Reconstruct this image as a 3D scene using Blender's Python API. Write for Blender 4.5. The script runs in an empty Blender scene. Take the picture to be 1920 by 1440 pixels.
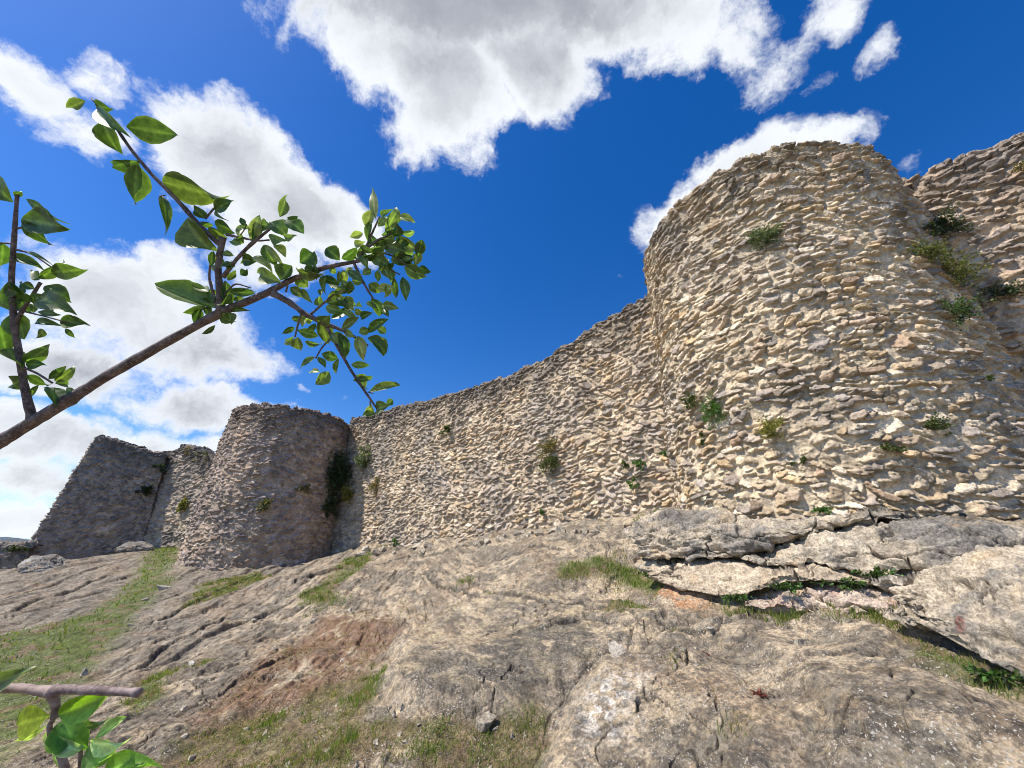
import bpy, bmesh, math, random
import numpy as np
from mathutils import Matrix, Vector
random.seed(7)
RNG = np.random.default_rng(11)
C = bpy.context.scene.collection
sc = bpy.context.scene

# ------------------------------------------------------------------ camera
FPX = 721.0
PITCH, ROLL = math.radians(23.9), math.radians(1.5)
FW = np.array([0, math.cos(PITCH), math.sin(PITCH)])
R0 = np.array([1.0, 0, 0]); U0 = np.array([0, -math.sin(PITCH), math.cos(PITCH)])
RT = R0*math.cos(ROLL)+U0*math.sin(ROLL); UP = U0*math.cos(ROLL)-R0*math.sin(ROLL)
cam_d = bpy.data.cameras.new('camera'); cam = bpy.data.objects.new('camera', cam_d); C.objects.link(cam)
cam_d.sensor_width = 36; cam_d.lens = FPX/1920*36; cam_d.clip_start = 0.02; cam_d.clip_end = 20000
cam.matrix_world = Matrix(((RT[0], UP[0], -FW[0], 0), (RT[1], UP[1], -FW[1], 0), (RT[2], UP[2], -FW[2], 0), (0, 0, 0, 1)))
sc.camera = cam
sc.view_settings.view_transform = 'Standard'; sc.view_settings.look = 'None'
sc.view_settings.exposure = 0.3; sc.view_settings.gamma = 1.0

def ray(x, y):
    d = FW+RT*(x-960)/FPX+UP*(720-y)/FPX
    return d
def at(x, y, D):                       # point seen at photo pixel x,y at horizontal distance D
    d = ray(x, y); return d/math.hypot(d[0], d[1])*D
def atz(x, y, depth): return ray(x, y)*depth
def proj(P):
    z = P@FW; return 960+FPX*(P@RT)/z, 720-FPX*(P@UP)/z, z

# ------------------------------------------------------------------ light and sky
SUN_EL, SUN_AZ = math.radians(54), math.atan2(-0.95, -0.28)   # azimuth as atan2(x, y) of the direction to the sun
sdir = Vector((math.cos(SUN_EL)*math.sin(SUN_AZ), math.cos(SUN_EL)*math.cos(SUN_AZ), math.sin(SUN_EL)))
sun_d = bpy.data.lights.new('sun', 'SUN'); sun = bpy.data.objects.new('sun', sun_d); C.objects.link(sun)
sun_d.energy = 5.0; sun_d.angle = math.radians(0.5); sun_d.color = (1.0, 0.935, 0.84)
sun.rotation_euler = sdir.to_track_quat('Z', 'Y').to_euler()

W = bpy.data.worlds.new('World'); sc.world = W; W.use_nodes = True
nt = W.node_tree; nt.nodes.clear()
def N(tree, t, **k):
    n = tree.nodes.new(t)
    for a, b in k.items():
        if a == 'ins':
            for i, v in b.items():
                if hasattr(v, 'is_output') or isinstance(v, bpy.types.NodeSocket): tree.links.new(v, n.inputs[i])
                else: n.inputs[i].default_value = v
        else: setattr(n, a, b)
    return n
def M(tree, op, a, b=0.0, c=0.0, clamp=False):
    n = N(tree, 'ShaderNodeMath', operation=op, use_clamp=clamp, ins={0: a, 1: b})
    if op in ('MULTIPLY_ADD', 'SMOOTH_MAX', 'SMOOTH_MIN'):
        if isinstance(c, bpy.types.NodeSocket): tree.links.new(c, n.inputs[2])
        else: n.inputs[2].default_value = c
    return n.outputs[0]
def VM(tree, op, a, b=None, s=None):
    n = N(tree, 'ShaderNodeVectorMath', operation=op, ins={0: a})
    if b is not None:
        if isinstance(b, bpy.types.NodeSocket): tree.links.new(b, n.inputs[1])
        else: n.inputs[1].default_value = b
    if s is not None: n.inputs[3].default_value = s
    return n.outputs['Value' if op in ('LENGTH', 'DISTANCE', 'DOT_PRODUCT') else 'Vector']
def noise(tree, vec, scale, detail=4, rough=0.5, out='Fac', **k):
    n = N(tree, 'ShaderNodeTexNoise', ins={'Vector': vec, 'Scale': scale, 'Detail': detail, 'Roughness': rough}, **k)
    return n.outputs[out]
def ramp(tree, fac, a, b, c=0.0, d=1.0, smooth=True):
    n = N(tree, 'ShaderNodeMapRange', interpolation_type='SMOOTHSTEP' if smooth else 'LINEAR', ins={0: fac, 1: a, 2: b, 3: c, 4: d})
    return n.outputs[0]
def mix(tree, fac, a, b, mode='MIX'):
    n = N(tree, 'ShaderNodeMix', data_type='RGBA', blend_type=mode)
    for i, v in ((0, fac), (6, a), (7, b)):
        if isinstance(v, bpy.types.NodeSocket): tree.links.new(v, n.inputs[i])
        else: n.inputs[i].default_value = v if i == 0 or len(v) == 4 else (*v, 1)
    return n.outputs[2]

tc = N(nt, 'ShaderNodeTexCoord'); DIR = tc.outputs['Generated']
sky = N(nt, 'ShaderNodeTexSky', sky_type='NISHITA', sun_disc=False, sun_elevation=SUN_EL, sun_rotation=SUN_AZ,
        altitude=400, air_density=1.0, dust_density=0.4, ozone_density=2.5)
hsv = N(nt, 'ShaderNodeHueSaturation', ins={'Hue': 0.512, 'Saturation': 1.4, 'Value': 1.14, 'Color': sky.outputs[0]})
# clouds: (photo x, y, half width, half height, turn in degrees, thickness, greyness)
CLOUDS = [
 (930,0,400,150,0,1.15,1.0),(830,150,170,130,20,1.1,.75),(800,250,95,85,0,.8,.1),(1010,130,130,110,10,1.05,.9),(700,110,90,110,-35,.9,.15),(570,20,90,60,-35,.7,0),(880,280,60,50,0,.65,0),
 (1250,20,200,90,5,.95,.55),(1330,90,170,70,8,.8,.25),(1450,140,120,70,-25,.72,.1),(1550,50,90,70,-40,.75,.2),(1200,110,60,40,0,.55,0),
 (1645,110,34,95,20,.66,0),(1530,175,60,36,-30,.66,0),(1450,190,60,40,-20,.6,0),(1740,0,50,15,0,.4,0),
 (1370,350,210,56,-33,.95,.05),(1490,285,140,50,-14,.9,.05),(1570,262,52,32,5,.75,0),(1235,440,55,80,20,.75,.1),(1150,525,26,16,0,.5,0),(1700,310,60,40,-20,.45,.1),
 (50,165,125,68,25,.85,.15),(190,145,110,58,10,.72,0),(150,245,130,60,15,.68,0),(250,140,40,25,20,.45,0),
 (250,610,270,100,15,.78,.5),(120,470,70,40,0,.5,.1),(350,250,110,85,10,1.0,.3),(430,320,165,125,25,1.1,.7),(540,400,135,110,15,1.1,.6),(640,420,90,95,0,.95,.2),(500,500,130,75,0,.9,.5),
 (210,570,235,105,20,.95,.6),(330,530,90,60,0,.8,.1),(340,660,230,95,10,.9,.7),(60,560,110,80,0,.7,.3),(90,700,230,80,10,.9,.9),(430,620,100,80,10,.75,.1),(480,680,70,40,20,.6,0),
 (360,775,180,62,5,.9,.7),(470,790,120,40,0,.75,.6),(60,835,220,62,8,.9,.7),(170,800,60,30,10,.6,0),(60,920,170,50,5,.85,.6),(20,990,160,34,0,1.,.3),(300,860,160,60,5,.85,.4),
 (655,745,26,14,10,.5,0),(555,738,24,12,0,.45,0),
 (2300,600,300,120,-10,.9,.3),(-500,500,400,150,0,1.0,.5),(600,-500,500,200,10,.9,.5),(1500,-700,300,200,-10,.8,.5)]
w1 = noise(nt, DIR, 2.2, 3, .5, out='Color'); w1 = VM(nt, 'SUBTRACT', w1, (.5, .5, .5))
w2 = noise(nt, DIR, 9.0, 7, .62, out='Color'); w2 = VM(nt, 'SUBTRACT', w2, (.5, .5, .5))
D2 = VM(nt, 'ADD', DIR, VM(nt, 'SCALE', w1, s=.09)); D2 = VM(nt, 'ADD', D2, VM(nt, 'SCALE', w2, s=.11))
dens = None; grey = None
for (cx, cy, rx, ry, an, th, gr) in CLOUDS:
    c = ray(cx, cy); L = np.linalg.norm(c); c = c/L
    a = math.radians(an)
    ex = ray(cx+10*math.cos(a), cy+10*math.sin(a)); ex = ex/np.linalg.norm(ex)-c; kx = np.linalg.norm(ex)/10; ex = ex/np.linalg.norm(ex)
    ey = np.cross(c, ex); ey_px = ray(cx-10*math.sin(a), cy+10*math.cos(a)); ky = np.linalg.norm(ey_px/np.linalg.norm(ey_px)-c)/10
    rot = Matrix(((ex[0], ey[0], c[0]), (ex[1], ey[1], c[1]), (ex[2], ey[2], c[2]))).to_euler()
    m = N(nt, 'ShaderNodeMapping', vector_type='TEXTURE', ins={'Vector': D2, 'Location': tuple(c), 'Rotation': tuple(rot), 'Scale': (rx*kx, ry*ky, .6)})
    l = VM(nt, 'LENGTH', m.outputs[0])
    f = M(nt, 'MULTIPLY_ADD', M(nt, 'MULTIPLY', l, l), -th*.62, th)
    dens = f if dens is None else M(nt, 'SMOOTH_MAX', dens, f, .12)
    if gr > 0:
        g = M(nt, 'MULTIPLY_ADD', M(nt, 'MULTIPLY', l, l), -gr*.9, gr)
        grey = g if grey is None else M(nt, 'SMOOTH_MAX', grey, g, .15)
nz = noise(nt, VM(nt, 'ADD', DIR, VM(nt, 'SCALE', w1, s=.15)), 6.5, 10, .66)
dn = M(nt, 'ADD', dens, M(nt, 'MULTIPLY', M(nt, 'SUBTRACT', nz, .5), 1.15))
nz3 = noise(nt, D2, 28., 8, .7); dn = M(nt, 'ADD', dn, M(nt, 'MULTIPLY', M(nt, 'SUBTRACT', nz3, .5), .5))
mask = ramp(nt, dn, .38, .76)
mask = M(nt, 'MULTIPLY', mask, .97)
nz2 = noise(nt, D2, 5.0, 6, .6)
gf = M(nt, 'ADD', M(nt, 'ADD', grey, .08), M(nt, 'MULTIPLY', M(nt, 'SUBTRACT', nz2, .5), 1.9))
gf = M(nt, 'MULTIPLY', ramp(nt, gf, .05, 1.25), ramp(nt, dn, .5, 1.05))
K = 1/.125
ccol = mix(nt, gf, (.80*K, .83*K, .87*K, 1), (.33*K, .35*K, .39*K, 1))
zz = N(nt, 'ShaderNodeSeparateXYZ', ins={0: DIR}).outputs[2]
skyc = mix(nt, ramp(nt, zz, .22, -.02, 0, .75), hsv.outputs[0], (.50*K, .68*K, .92*K, 1))
col = mix(nt, mask, skyc, ccol)
bg = N(nt, 'ShaderNodeBackground', ins={'Color': col, 'Strength': .125})
nt.links.new(bg.outputs[0], N(nt, 'ShaderNodeOutputWorld').inputs[0])
W.cycles.sampling_method = 'MANUAL'; W.cycles.sample_map_resolution = 1024

# ------------------------------------------------------------------ numpy noise
def _h(ix, iy, iz, seed):
    h = (ix.astype(np.uint32)*np.uint32(374761393)+iy.astype(np.uint32)*np.uint32(668265263)+np.uint32((seed*974634777+12345) & 0xffffffff))
    if iz is not None: h = h+iz.astype(np.uint32)*np.uint32(2246822519)
    h = (h ^ (h >> np.uint32(13)))*np.uint32(1274126177); h = (h ^ (h >> np.uint32(15)))*np.uint32(2654435761)
    return h ^ (h >> np.uint32(16))
def hr(ix, iy, seed): return _h(ix.astype(np.int64), iy.astype(np.int64), None, seed).astype(np.float32)/4294967296.0
def perlin2(x, y, seed=0):
    x = np.asarray(x, np.float32); y = np.asarray(y, np.float32)
    xi = np.floor(x); yi = np.floor(y); fx = x-xi; fy = y-yi; xi = xi.astype(np.int64); yi = yi.astype(np.int64)
    u = fx*fx*fx*(fx*(fx*6-15)+10); v = fy*fy*fy*(fy*(fy*6-15)+10)
    def g(a, b, dx, dy):
        t = _h(xi+a, yi+b, None, seed).astype(np.float32)*(6.2831853/4294967296.0); return np.cos(t)*dx+np.sin(t)*dy
    n0 = g(0, 0, fx, fy); n1 = g(1, 0, fx-1, fy); n2 = g(0, 1, fx, fy-1); n3 = g(1, 1, fx-1, fy-1)
    a = n0+(n1-n0)*u; b = n2+(n3-n2)*u
    return (a+(b-a)*v)*1.41
def fbm2(x, y, o=4, seed=0, gain=.5):
    s = 0; a = 1.0
    for i in range(o):
        s = s+a*perlin2(x*2**i+i*17.3, y*2**i-i*9.1, seed+i); a *= gain
    return s
def perlin3(P, seed=0):
    Pi = np.floor(P); f = (P-Pi).astype(np.float32); Pi = Pi.astype(np.int64); w = f*f*f*(f*(f*6-15)+10)
    r = 0
    for a in (0, 1):
        for b in (0, 1):
            for c in (0, 1):
                h = _h(Pi[:, 0]+a, Pi[:, 1]+b, Pi[:, 2]+c, seed)
                t = (h & np.uint32(0xffff)).astype(np.float32)*(6.2831853/65536); z = (h >> np.uint32(16)).astype(np.float32)/32768-1; q = np.sqrt(np.maximum(0, 1-z*z))
                d = (np.cos(t)*q*(f[:, 0]-a)+np.sin(t)*q*(f[:, 1]-b)+z*(f[:, 2]-c))
                r = r+d*(w[:, 0] if a else 1-w[:, 0])*(w[:, 1] if b else 1-w[:, 1])*(w[:, 2] if c else 1-w[:, 2])
    return r*1.3
def fbm3(P, o=4, seed=0, gain=.5):
    s = 0; a = 1.0
    for i in range(o): s = s+a*perlin3(P*2**i+i*7.7, seed+i); a *= gain
    return s
def fbmf(x, y, o, seed, gain, f0, sp):
    s = 0; a = 1.0
    for i in range(o): s = s+a*sst(1.6, 3.6, 1/(f0*2**i*sp))*perlin2(x*2**i+i*17.3, y*2**i-i*9.1, seed+i); a *= gain
    return s
def sst(a, b, x): t = np.clip((x-a)/(b-a), 0, 1); return t*t*(3-2*t)
def lerp(a, b, t): return a+(b-a)*t
def worley(x, y, seed):               # F1, F2-F1, cell value
    xi = np.floor(x).astype(np.int64); yi = np.floor(y).astype(np.int64)
    d1 = np.full(x.shape, 9., np.float32); d2 = d1.copy(); cv = np.zeros(x.shape, np.float32)
    for a in (-1, 0, 1):
        for b in (-1, 0, 1):
            cx = xi+a; cy = yi+b
            d = np.hypot(cx+hr(cx, cy, seed)-x, cy+hr(cx, cy, seed+1)-y).astype(np.float32)
            n = d < d1; d2 = np.where(n, d1, np.minimum(d2, d)); cv = np.where(n, hr(cx, cy, seed+2), cv); d1 = np.where(n, d, d1)
    return d1, d2-d1, cv

# ------------------------------------------------------------------ mesh helpers
def link(name, me, parent=None, **props):
    o = bpy.data.objects.new(name, me); C.objects.link(o)
    if parent is not None: o.parent = parent
    for k, v in props.items():
        if v is not None: o[k] = v
    return o
def mesh_np(name, V, F, mat, col=None, smooth=True, attrs=None):
    V = np.ascontiguousarray(V, np.float32); F = np.ascontiguousarray(F, np.int32); k = F.shape[1]
    me = bpy.data.meshes.new(name); me.vertices.add(len(V)); me.vertices.foreach_set('co', V.ravel())
    me.loops.add(F.size); me.loops.foreach_set('vertex_index', F.ravel())
    me.polygons.add(len(F)); me.polygons.foreach_set('loop_start', np.arange(0, F.size, k, dtype=np.int32))
    me.polygons.foreach_set('loop_total', np.full(len(F), k, np.int32))
    me.polygons.foreach_set('use_smooth', np.full(len(F), smooth, bool))
    me.update(calc_edges=True)
    if col is not None:
        a = me.color_attributes.new('Col', 'FLOAT_COLOR', 'POINT'); c = np.ones((len(V), 4), np.float32); c[:, :3] = np.clip(col, 0, 1); a.data.foreach_set('color', c.ravel())
    for n, v in (attrs or {}).items():
        a = me.attributes.new(n, 'FLOAT', 'POINT'); a.data.foreach_set('value', np.ascontiguousarray(v, np.float32))
    me.materials.append(mat); return me
def grid_faces(nu, nv, wrap=False):   # vertex index = j*nu+i
    i = np.arange(nu if wrap else nu-1); j = np.arange(nv-1); I, J = np.meshgrid(i, j); I2 = (I+1) % nu
    return np.stack([J*nu+I, J*nu+I2, (J+1)*nu+I2, (J+1)*nu+I], -1).reshape(-1, 4)

# ------------------------------------------------------------------ materials
def new_mat(name):
    m = bpy.data.materials.new(name); m.use_nodes = True; t = m.node_tree; t.nodes.clear()
    out = N(t, 'ShaderNodeOutputMaterial'); return m, t, out
def rock_mat(name, s1=14., s2=60., bump=.5, speck=.25, dist=.01, flecks=False):
    m, t, out = new_mat(name)
    co = N(t, 'ShaderNodeTexCoord').outputs['Object']; c = N(t, 'ShaderNodeVertexColor', layer_name='Col').outputs[0]
    n1 = noise(t, co, s1, 8, .65); n2 = noise(t, co, s2, 6, .7); n3 = noise(t, co, s1*.3, 4, .6)
    v = M(t, 'MULTIPLY', ramp(t, n1, .3, .7, .72, 1.28), ramp(t, n2, .3, .7, 1-speck*1.3, 1+speck))
    v = M(t, 'MULTIPLY', v, ramp(t, n3, .3, .7, .88, 1.12))
    cc = N(t, 'ShaderNodeVectorMath', operation='SCALE', ins={0: c, 3: v}).outputs[0]
    if flecks:
        bare = N(t, 'ShaderNodeAttribute', attribute_name='bare').outputs['Fac']; g1 = noise(t, co, 5.5, 7, .72); g2 = noise(t, co, 15, 6, .7)
        cc = mix(t, M(t, 'MULTIPLY', ramp(t, g1, .52, .55, 0, .30), bare), cc, (.50, .43, .32, 1)); cc = mix(t, M(t, 'MULTIPLY', ramp(t, g2, .53, .56, 0, .55), bare), cc, (.12, .105, .085, 1)); cc = mix(t, M(t, 'MULTIPLY', ramp(t, g2, .43, .41, 0, .3), bare), cc, (.40, .30, .17, 1))
        f1 = noise(t, co, 70, 2, .5); f2 = noise(t, co, 24, 4, .65); f3 = noise(t, co, 2.2, 3, .6)
        cc = mix(t, M(t, 'MULTIPLY', ramp(t, f1, .60, .66, 0, .8), ramp(t, f3, .4, .6)), cc, (.62, .58, .5, 1)); cc = mix(t, ramp(t, f2, .56, .66, 0, .5), cc, (.07, .06, .05, 1))
    b1 = N(t, 'ShaderNodeBump', ins={'Strength': bump, 'Distance': dist*2, 'Height': n1})
    b2 = N(t, 'ShaderNodeBump', ins={'Strength': bump, 'Distance': dist*.6, 'Height': n2, 'Normal': b1.outputs[0]})
    p = N(t, 'ShaderNodeBsdfPrincipled', ins={'Base Color': cc, 'Roughness': .93, 'Specular IOR Level': .2, 'Normal': b2.outputs[0]})
    t.links.new(p.outputs[0], out.inputs[0]); return m
M_wall = rock_mat('rubble_stone', 16, 55, .7, .22, .012)
M_ground = rock_mat('weathered_limestone', 8, 42, .95, .42, .024, True)
M_ledge = rock_mat('ledge_limestone', 8, 42, 1., .36, .022)
def leaf_mat(name, tint=(1, 1, 1), rough=.38, trans=.45):
    m, t, out = new_mat(name)
    c = N(t, 'ShaderNodeVertexColor', layer_name='Col').outputs[0]
    co = N(t, 'ShaderNodeTexCoord').outputs['Object']; n1 = noise(t, co, 110, 5, .65)
    cc = N(t, 'ShaderNodeVectorMath', operation='SCALE', ins={0: c, 3: ramp(t, n1, .3, .7, .68, 1.28)}).outputs[0]
    p = N(t, 'ShaderNodeBsdfPrincipled', ins={'Base Color': cc, 'Roughness': rough, 'Specular IOR Level': .5})
    tcol = N(t, 'ShaderNodeVectorMath', operation='MULTIPLY', ins={0: cc, 1: (1.7, 2.0, .6)}).outputs[0]
    tr = N(t, 'ShaderNodeBsdfTranslucent', ins={'Color': tcol})
    mx = N(t, 'ShaderNodeMixShader', ins={0: trans, 1: p.outputs[0], 2: tr.outputs[0]})
    t.links.new(mx.outputs[0], out.inputs[0]); return m
M_leaf = leaf_mat('oak_leaf', rough=.42, trans=.36)
M_shrub = leaf_mat('shrub_leaf', rough=.6, trans=.25)
M_grass = leaf_mat('grass_blade', rough=.6, trans=.35)
def bark_mat(name, k):
    m, t, out = new_mat(name)
    co = N(t, 'ShaderNodeTexCoord').outputs['Object']
    n1 = noise(t, co, 60, 6, .65); n2 = noise(t, co, 260, 4, .6)
    c = mix(t, ramp(t, n1, .35, .65), (.055*k, .034*k, .029*k, 1), (.17*k, .125*k, .11*k, 1)); c = mix(t, ramp(t, n2, .5, .7, 0, .5), c, (.36, .31, .28, 1))
    b = N(t, 'ShaderNodeBump', ins={'Strength': .6, 'Distance': .002, 'Height': n1})
    b = N(t, 'ShaderNodeBump', ins={'Strength': .4, 'Distance': .0008, 'Height': n2, 'Normal': b.outputs[0]})
    p = N(t, 'ShaderNodeBsdfPrincipled', ins={'Base Color': c, 'Roughness': .75, 'Normal': b.outputs[0]})
    t.links.new(p.outputs[0], out.inputs[0]); return m
M_bark = bark_mat('grey_brown_bark', 1.); M_pale_bark = bark_mat('pale_greyish_bark', 2.1)

# ------------------------------------------------------------------ rubble masonry
CREAM = np.array([(.58,.49,.36),(.52,.44,.33),(.66,.58,.46),(.46,.37,.26),(.57,.44,.28),(.38,.33,.28),(.52,.42,.32),(.32,.29,.26),(.43,.32,.23)])
CREAM_W = np.array([.24,.2,.16,.12,.07,.08,.06,.04,.03])
def stones(U, V, pw, ph, seed, prot=.045, slant=0.):
    """rubble relief on the flat wall plane: height, stone index values, mortar mask"""
    U = U.astype(np.float32); V = V.astype(np.float32)
    wu = U+.035*fbm2(U*4.5, V*4.5, 4, seed+50, .6); wv = V+.019*fbm2(U*6, V*6+9, 4, seed+60, .65)+.05*perlin2(U*.9, V*.7, seed+70)+.07*perlin2(U*.35+4, V*3.6*.1/ph, seed+73)
    sl = slant+.55*perlin2(U*.55+31, V*.45, seed+71)+.25*perlin2(U*1.7, V*1.3+7, seed+72)
    row0 = np.floor(wv/ph).astype(np.int64)
    best = np.full(U.shape, 9., np.float32); sec = best.copy()
    H = np.zeros(U.shape, np.float32); r1 = H.copy(); r2 = H.copy()
    for dj in (-2, -1, 0, 1, 2):
        row = row0+dj; off = hr(row, row*0, seed+1)*pw
        c0 = np.floor((wu-off)/pw).astype(np.int64)
        for di in (-1, 0, 1):
            cc = c0+di
            q = [hr(cc, row, seed+2+k) for k in range(9)]
            sx = (cc+.5+(q[0]-.5)*.7)*pw+off; sy = (row+.5+(q[1]-.5)*.75)*ph
            a = pw*(.26+.5*q[2]); b = ph*(.34+.5*q[3]*q[3]+.08*q[4]); big = q[8] > .84; b = np.where(big, b*(1.3+.5*q[0]), b); a = np.where(big, a*1.3, a); tiny = q[8] < .16; b = np.where(tiny, b*.65, b); a = np.where(tiny, a*.65, a)
            th = (q[5]-.5)*.8+sl; cs = np.cos(th); sn = np.sin(th)
            dx = wu-sx; dy = wv-sy; x = (dx*cs+dy*sn); y = (-dx*sn+dy*cs)
            d = (np.abs(x/a)**3.4+np.abs(y/b)**2.7)**.33
            P = prot*(.45+1.0*q[6])
            # two facets meeting in a ridge
            yy = y+b*(.15+.5*q[4]); h1 = P*1.25+(q[7]-.5)*.9*x+(.3+.9*q[4])*(-yy); h2 = P*1.25+(q[2]-.5)*1.0*x+(.6+1.8*q[3])*yy
            h = np.minimum(np.minimum(h1, h2), P+(q[6]-.5)*.5*x+(.45-q[7])*.5*y)
            n = d < best
            sec = np.where(n, best, np.minimum(sec, d)); H = np.where(n, h, H); r1 = np.where(n, q[6]*.999, r1); r2 = np.where(n, q[0], r2); best = np.where(n, d, best)
    e = np.minimum(1.08-best, (sec-best)*.8)
    m = sst(0, .15, e)
    rough = fbm2(U*17, V*24, 4, seed+80, .7)
    gap = sst(.05, .45, fbm2(U*1.4, V*1.4, 3, seed+91)); hh = np.maximum(H, .008)*m+.0085*rough*(.4+m)+(.010*fbm2(U*6, V*6, 3, seed+90)-.03*gap*sst(.05, -.05, e))*(1-m)
    return hh, r1, r2, m
WALLS = {}
def wall(name, us, H, posfn, pw, ph, seed, label, category, dv=.016, thick=.8, prot=.045, grey=.25, darktop=1., back=True, wrap=False, pal=(1, 1, 1), group=None, dvf=None, slant=0, rag=.07, darkall=None):
    """us: positions along the wall in metres; H(u): height of the front; posfn(u, v, s): v up the face, s inwards over the top"""
    us = np.asarray(us, np.float64); Hm = float(np.max(H(us)))
    vf = np.arange(0, Hm, dv); cap = np.concatenate([np.arange(.0, .3, dv), np.arange(.3, thick, .05), [thick]])
    nv = len(vf); U, J = np.meshgrid(us, np.arange(nv)); Hu = H(us)
    rg = rag*(fbm2(us*2.3, us*0+3, 3, seed+5)+.8*np.round(2*perlin2(us*4.1, us*0+8, seed+6)))
    Hu = Hu+rg
    V = vf[J]*(Hu/Hm)[None, :]; S = np.zeros_like(V)
    prot = prot*1.2
    U2, S2 = np.meshgrid(us, cap); V2 = np.repeat(Hu[None, :], len(cap), 0)
    Ua = np.vstack([U, U2]); Va = np.vstack([V, V2]); Sa = np.vstack([S, S2])
    hh, r1, r2, m = stones(Ua, Va+Sa, pw, ph, seed, prot, slant)
    P, Nn, T = posfn(Ua, Va, Sa)        # point, outward normal, up-tangent
    k = sst(-.12, .12, Sa-(Hu[None, :]-Va))[..., None]
    Nb = Nn*(1-k)+np.array([0, 0, 1.])*k; Nb = Nb/np.linalg.norm(Nb, axis=-1, keepdims=True)
    big = .05*fbm2(Ua*.8, (Va+Sa)*.8, 3, seed+30)
    drop = np.zeros_like(P); drop[..., 2] = -.06*np.clip(.12-np.abs(Hu[None, :]-Va)-Sa*.5, 0, .12)/.12*(Sa < .12)
    Q = P+Nb*(hh+big)[..., None]+T*(-.3*hh*(1-k[..., 0]))[..., None]+drop
    # colours of the stones themselves
    ci = np.searchsorted(np.cumsum(CREAM_W), r1.ravel()*.999).clip(0, 8).reshape(r1.shape)
    col = CREAM[ci]*(.62+.62*r2)[..., None]
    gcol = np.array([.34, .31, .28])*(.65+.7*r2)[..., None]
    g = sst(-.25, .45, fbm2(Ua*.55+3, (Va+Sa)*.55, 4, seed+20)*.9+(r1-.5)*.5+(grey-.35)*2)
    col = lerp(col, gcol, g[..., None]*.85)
    mort = np.array([.53, .46, .35])*(1+.15*fbm2(Ua*3, Va*3, 3, seed+21))[..., None]; mort = lerp(mort, np.array([.33, .3, .26]), np.clip(grey, 0, 1)*.6)
    col = lerp(mort, col, m[..., None])
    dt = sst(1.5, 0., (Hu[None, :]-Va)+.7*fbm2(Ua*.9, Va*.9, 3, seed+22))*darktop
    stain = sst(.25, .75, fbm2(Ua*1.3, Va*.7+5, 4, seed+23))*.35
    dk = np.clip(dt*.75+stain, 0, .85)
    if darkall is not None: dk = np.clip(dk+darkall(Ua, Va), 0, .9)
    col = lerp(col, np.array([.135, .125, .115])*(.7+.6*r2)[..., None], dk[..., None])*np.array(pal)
    Vv = Q.reshape(-1, 3); cols = col.reshape(-1, 3); nu = len(us); nr = Ua.shape[0]
    F = grid_faces(nu, nr, wrap)
    if back:                             # back of the wall, down to its foot
        Bz = P[-1].copy(); B1 = Bz.copy(); B1[:, 2] = P[0][:, 2]
        nB = len(Vv); Vv = np.vstack([Vv, B1]); cols = np.vstack([cols, np.full((nu, 3), .33)])
        i = np.arange(nu-1); F = np.vstack([F, np.stack([(nr-1)*nu+i, (nr-1)*nu+i+1, nB+i+1, nB+i], -1)])
    me = mesh_np(name, Vv, F, M_wall, cols)
    o = link(name, me, label=label, category=category, group=group)
    WALLS[len(WALLS)] = (o, Q[:nv].reshape(-1, 3), np.broadcast_to(Nn[:nv], Q[:nv].shape).reshape(-1, 3))
    return o
def pick_wall(idx, x, y):
    o, Q, Nn = WALLS[idx]; px, py, z = proj(Q)
    d = (px-x)**2+(py-y)**2; d[z < .1] = 1e9; near = d < max(d.min()*1.5, 9)
    k = np.where(near)[0][np.argmin(z[near])]; return Q[k], Nn[k]

def tower_pos(cx, cy, z0, z1, Rb, Rtp, tx, ty, Rref):
    def f(U, V, S):
        th = U/Rref; t = V/(z1-z0); R = Rb+(Rtp-Rb)*t-S
        X = cx+tx*t+R*np.cos(th); Y = cy+ty*t+R*np.sin(th); Z = z0+V
        n = np.stack([np.cos(th), np.sin(th), np.full_like(th, (Rb-Rtp)/(z1-z0))], -1)
        T = np.zeros_like(n); T[..., 2] = 1
        return np.stack([X, Y, Z], -1), n, T
    return f
def nonuni(L0, L1, fine, a, b, coarse):  # samples in [L0,L1], fine inside [a,b]
    s = [L0]
    while s[-1] < L1: s.append(s[-1]+(fine if a < s[-1] < b else coarse))
    s = np.array(s); return L0+(s-L0)*(L1-L0)/(s[-1]-L0)

# the large near tower
TB = dict(cx=8.5*math.sin(.6888), cy=8.5*math.cos(.6888), z0=-.3, z1=6.55)
th0 = math.atan2(-TB['cy'], -TB['cx'])
Rr = 2.4
us = nonuni((th0-math.pi)*Rr, (th0+math.pi)*Rr, .0115, (th0-1.5)*Rr, (th0+1.55)*Rr, .06)[:-1]
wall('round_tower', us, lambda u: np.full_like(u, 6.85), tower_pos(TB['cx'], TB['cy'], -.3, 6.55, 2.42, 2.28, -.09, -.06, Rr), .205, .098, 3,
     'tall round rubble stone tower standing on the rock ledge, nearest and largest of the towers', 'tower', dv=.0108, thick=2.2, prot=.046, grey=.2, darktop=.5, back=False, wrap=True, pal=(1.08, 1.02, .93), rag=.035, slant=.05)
# the middle tower
mcx, mcy = 21*math.sin(-.5181), 21*math.cos(-.5181); th1 = math.atan2(-mcy, -mcx); Rm = 2.8
us = nonuni((th1-math.pi)*Rm, (th1+math.pi)*Rm, .026, (th1-1.6)*Rm, (th1+1.6)*Rm, .1)[:-1]
wall('round_tower', us, lambda u: np.full_like(u, 6.9), tower_pos(mcx, mcy, -1.2, 5.7, 2.92, 2.61, -.24, .05, Rm), .26, .12, 23,
     'round rubble tower with dark hanging ivy, between two stretches of curtain wall', 'tower', dv=.024, thick=2.4, prot=.05, grey=.42, darktop=1.1, back=False, wrap=True, pal=(.9, .8, .76))

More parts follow.
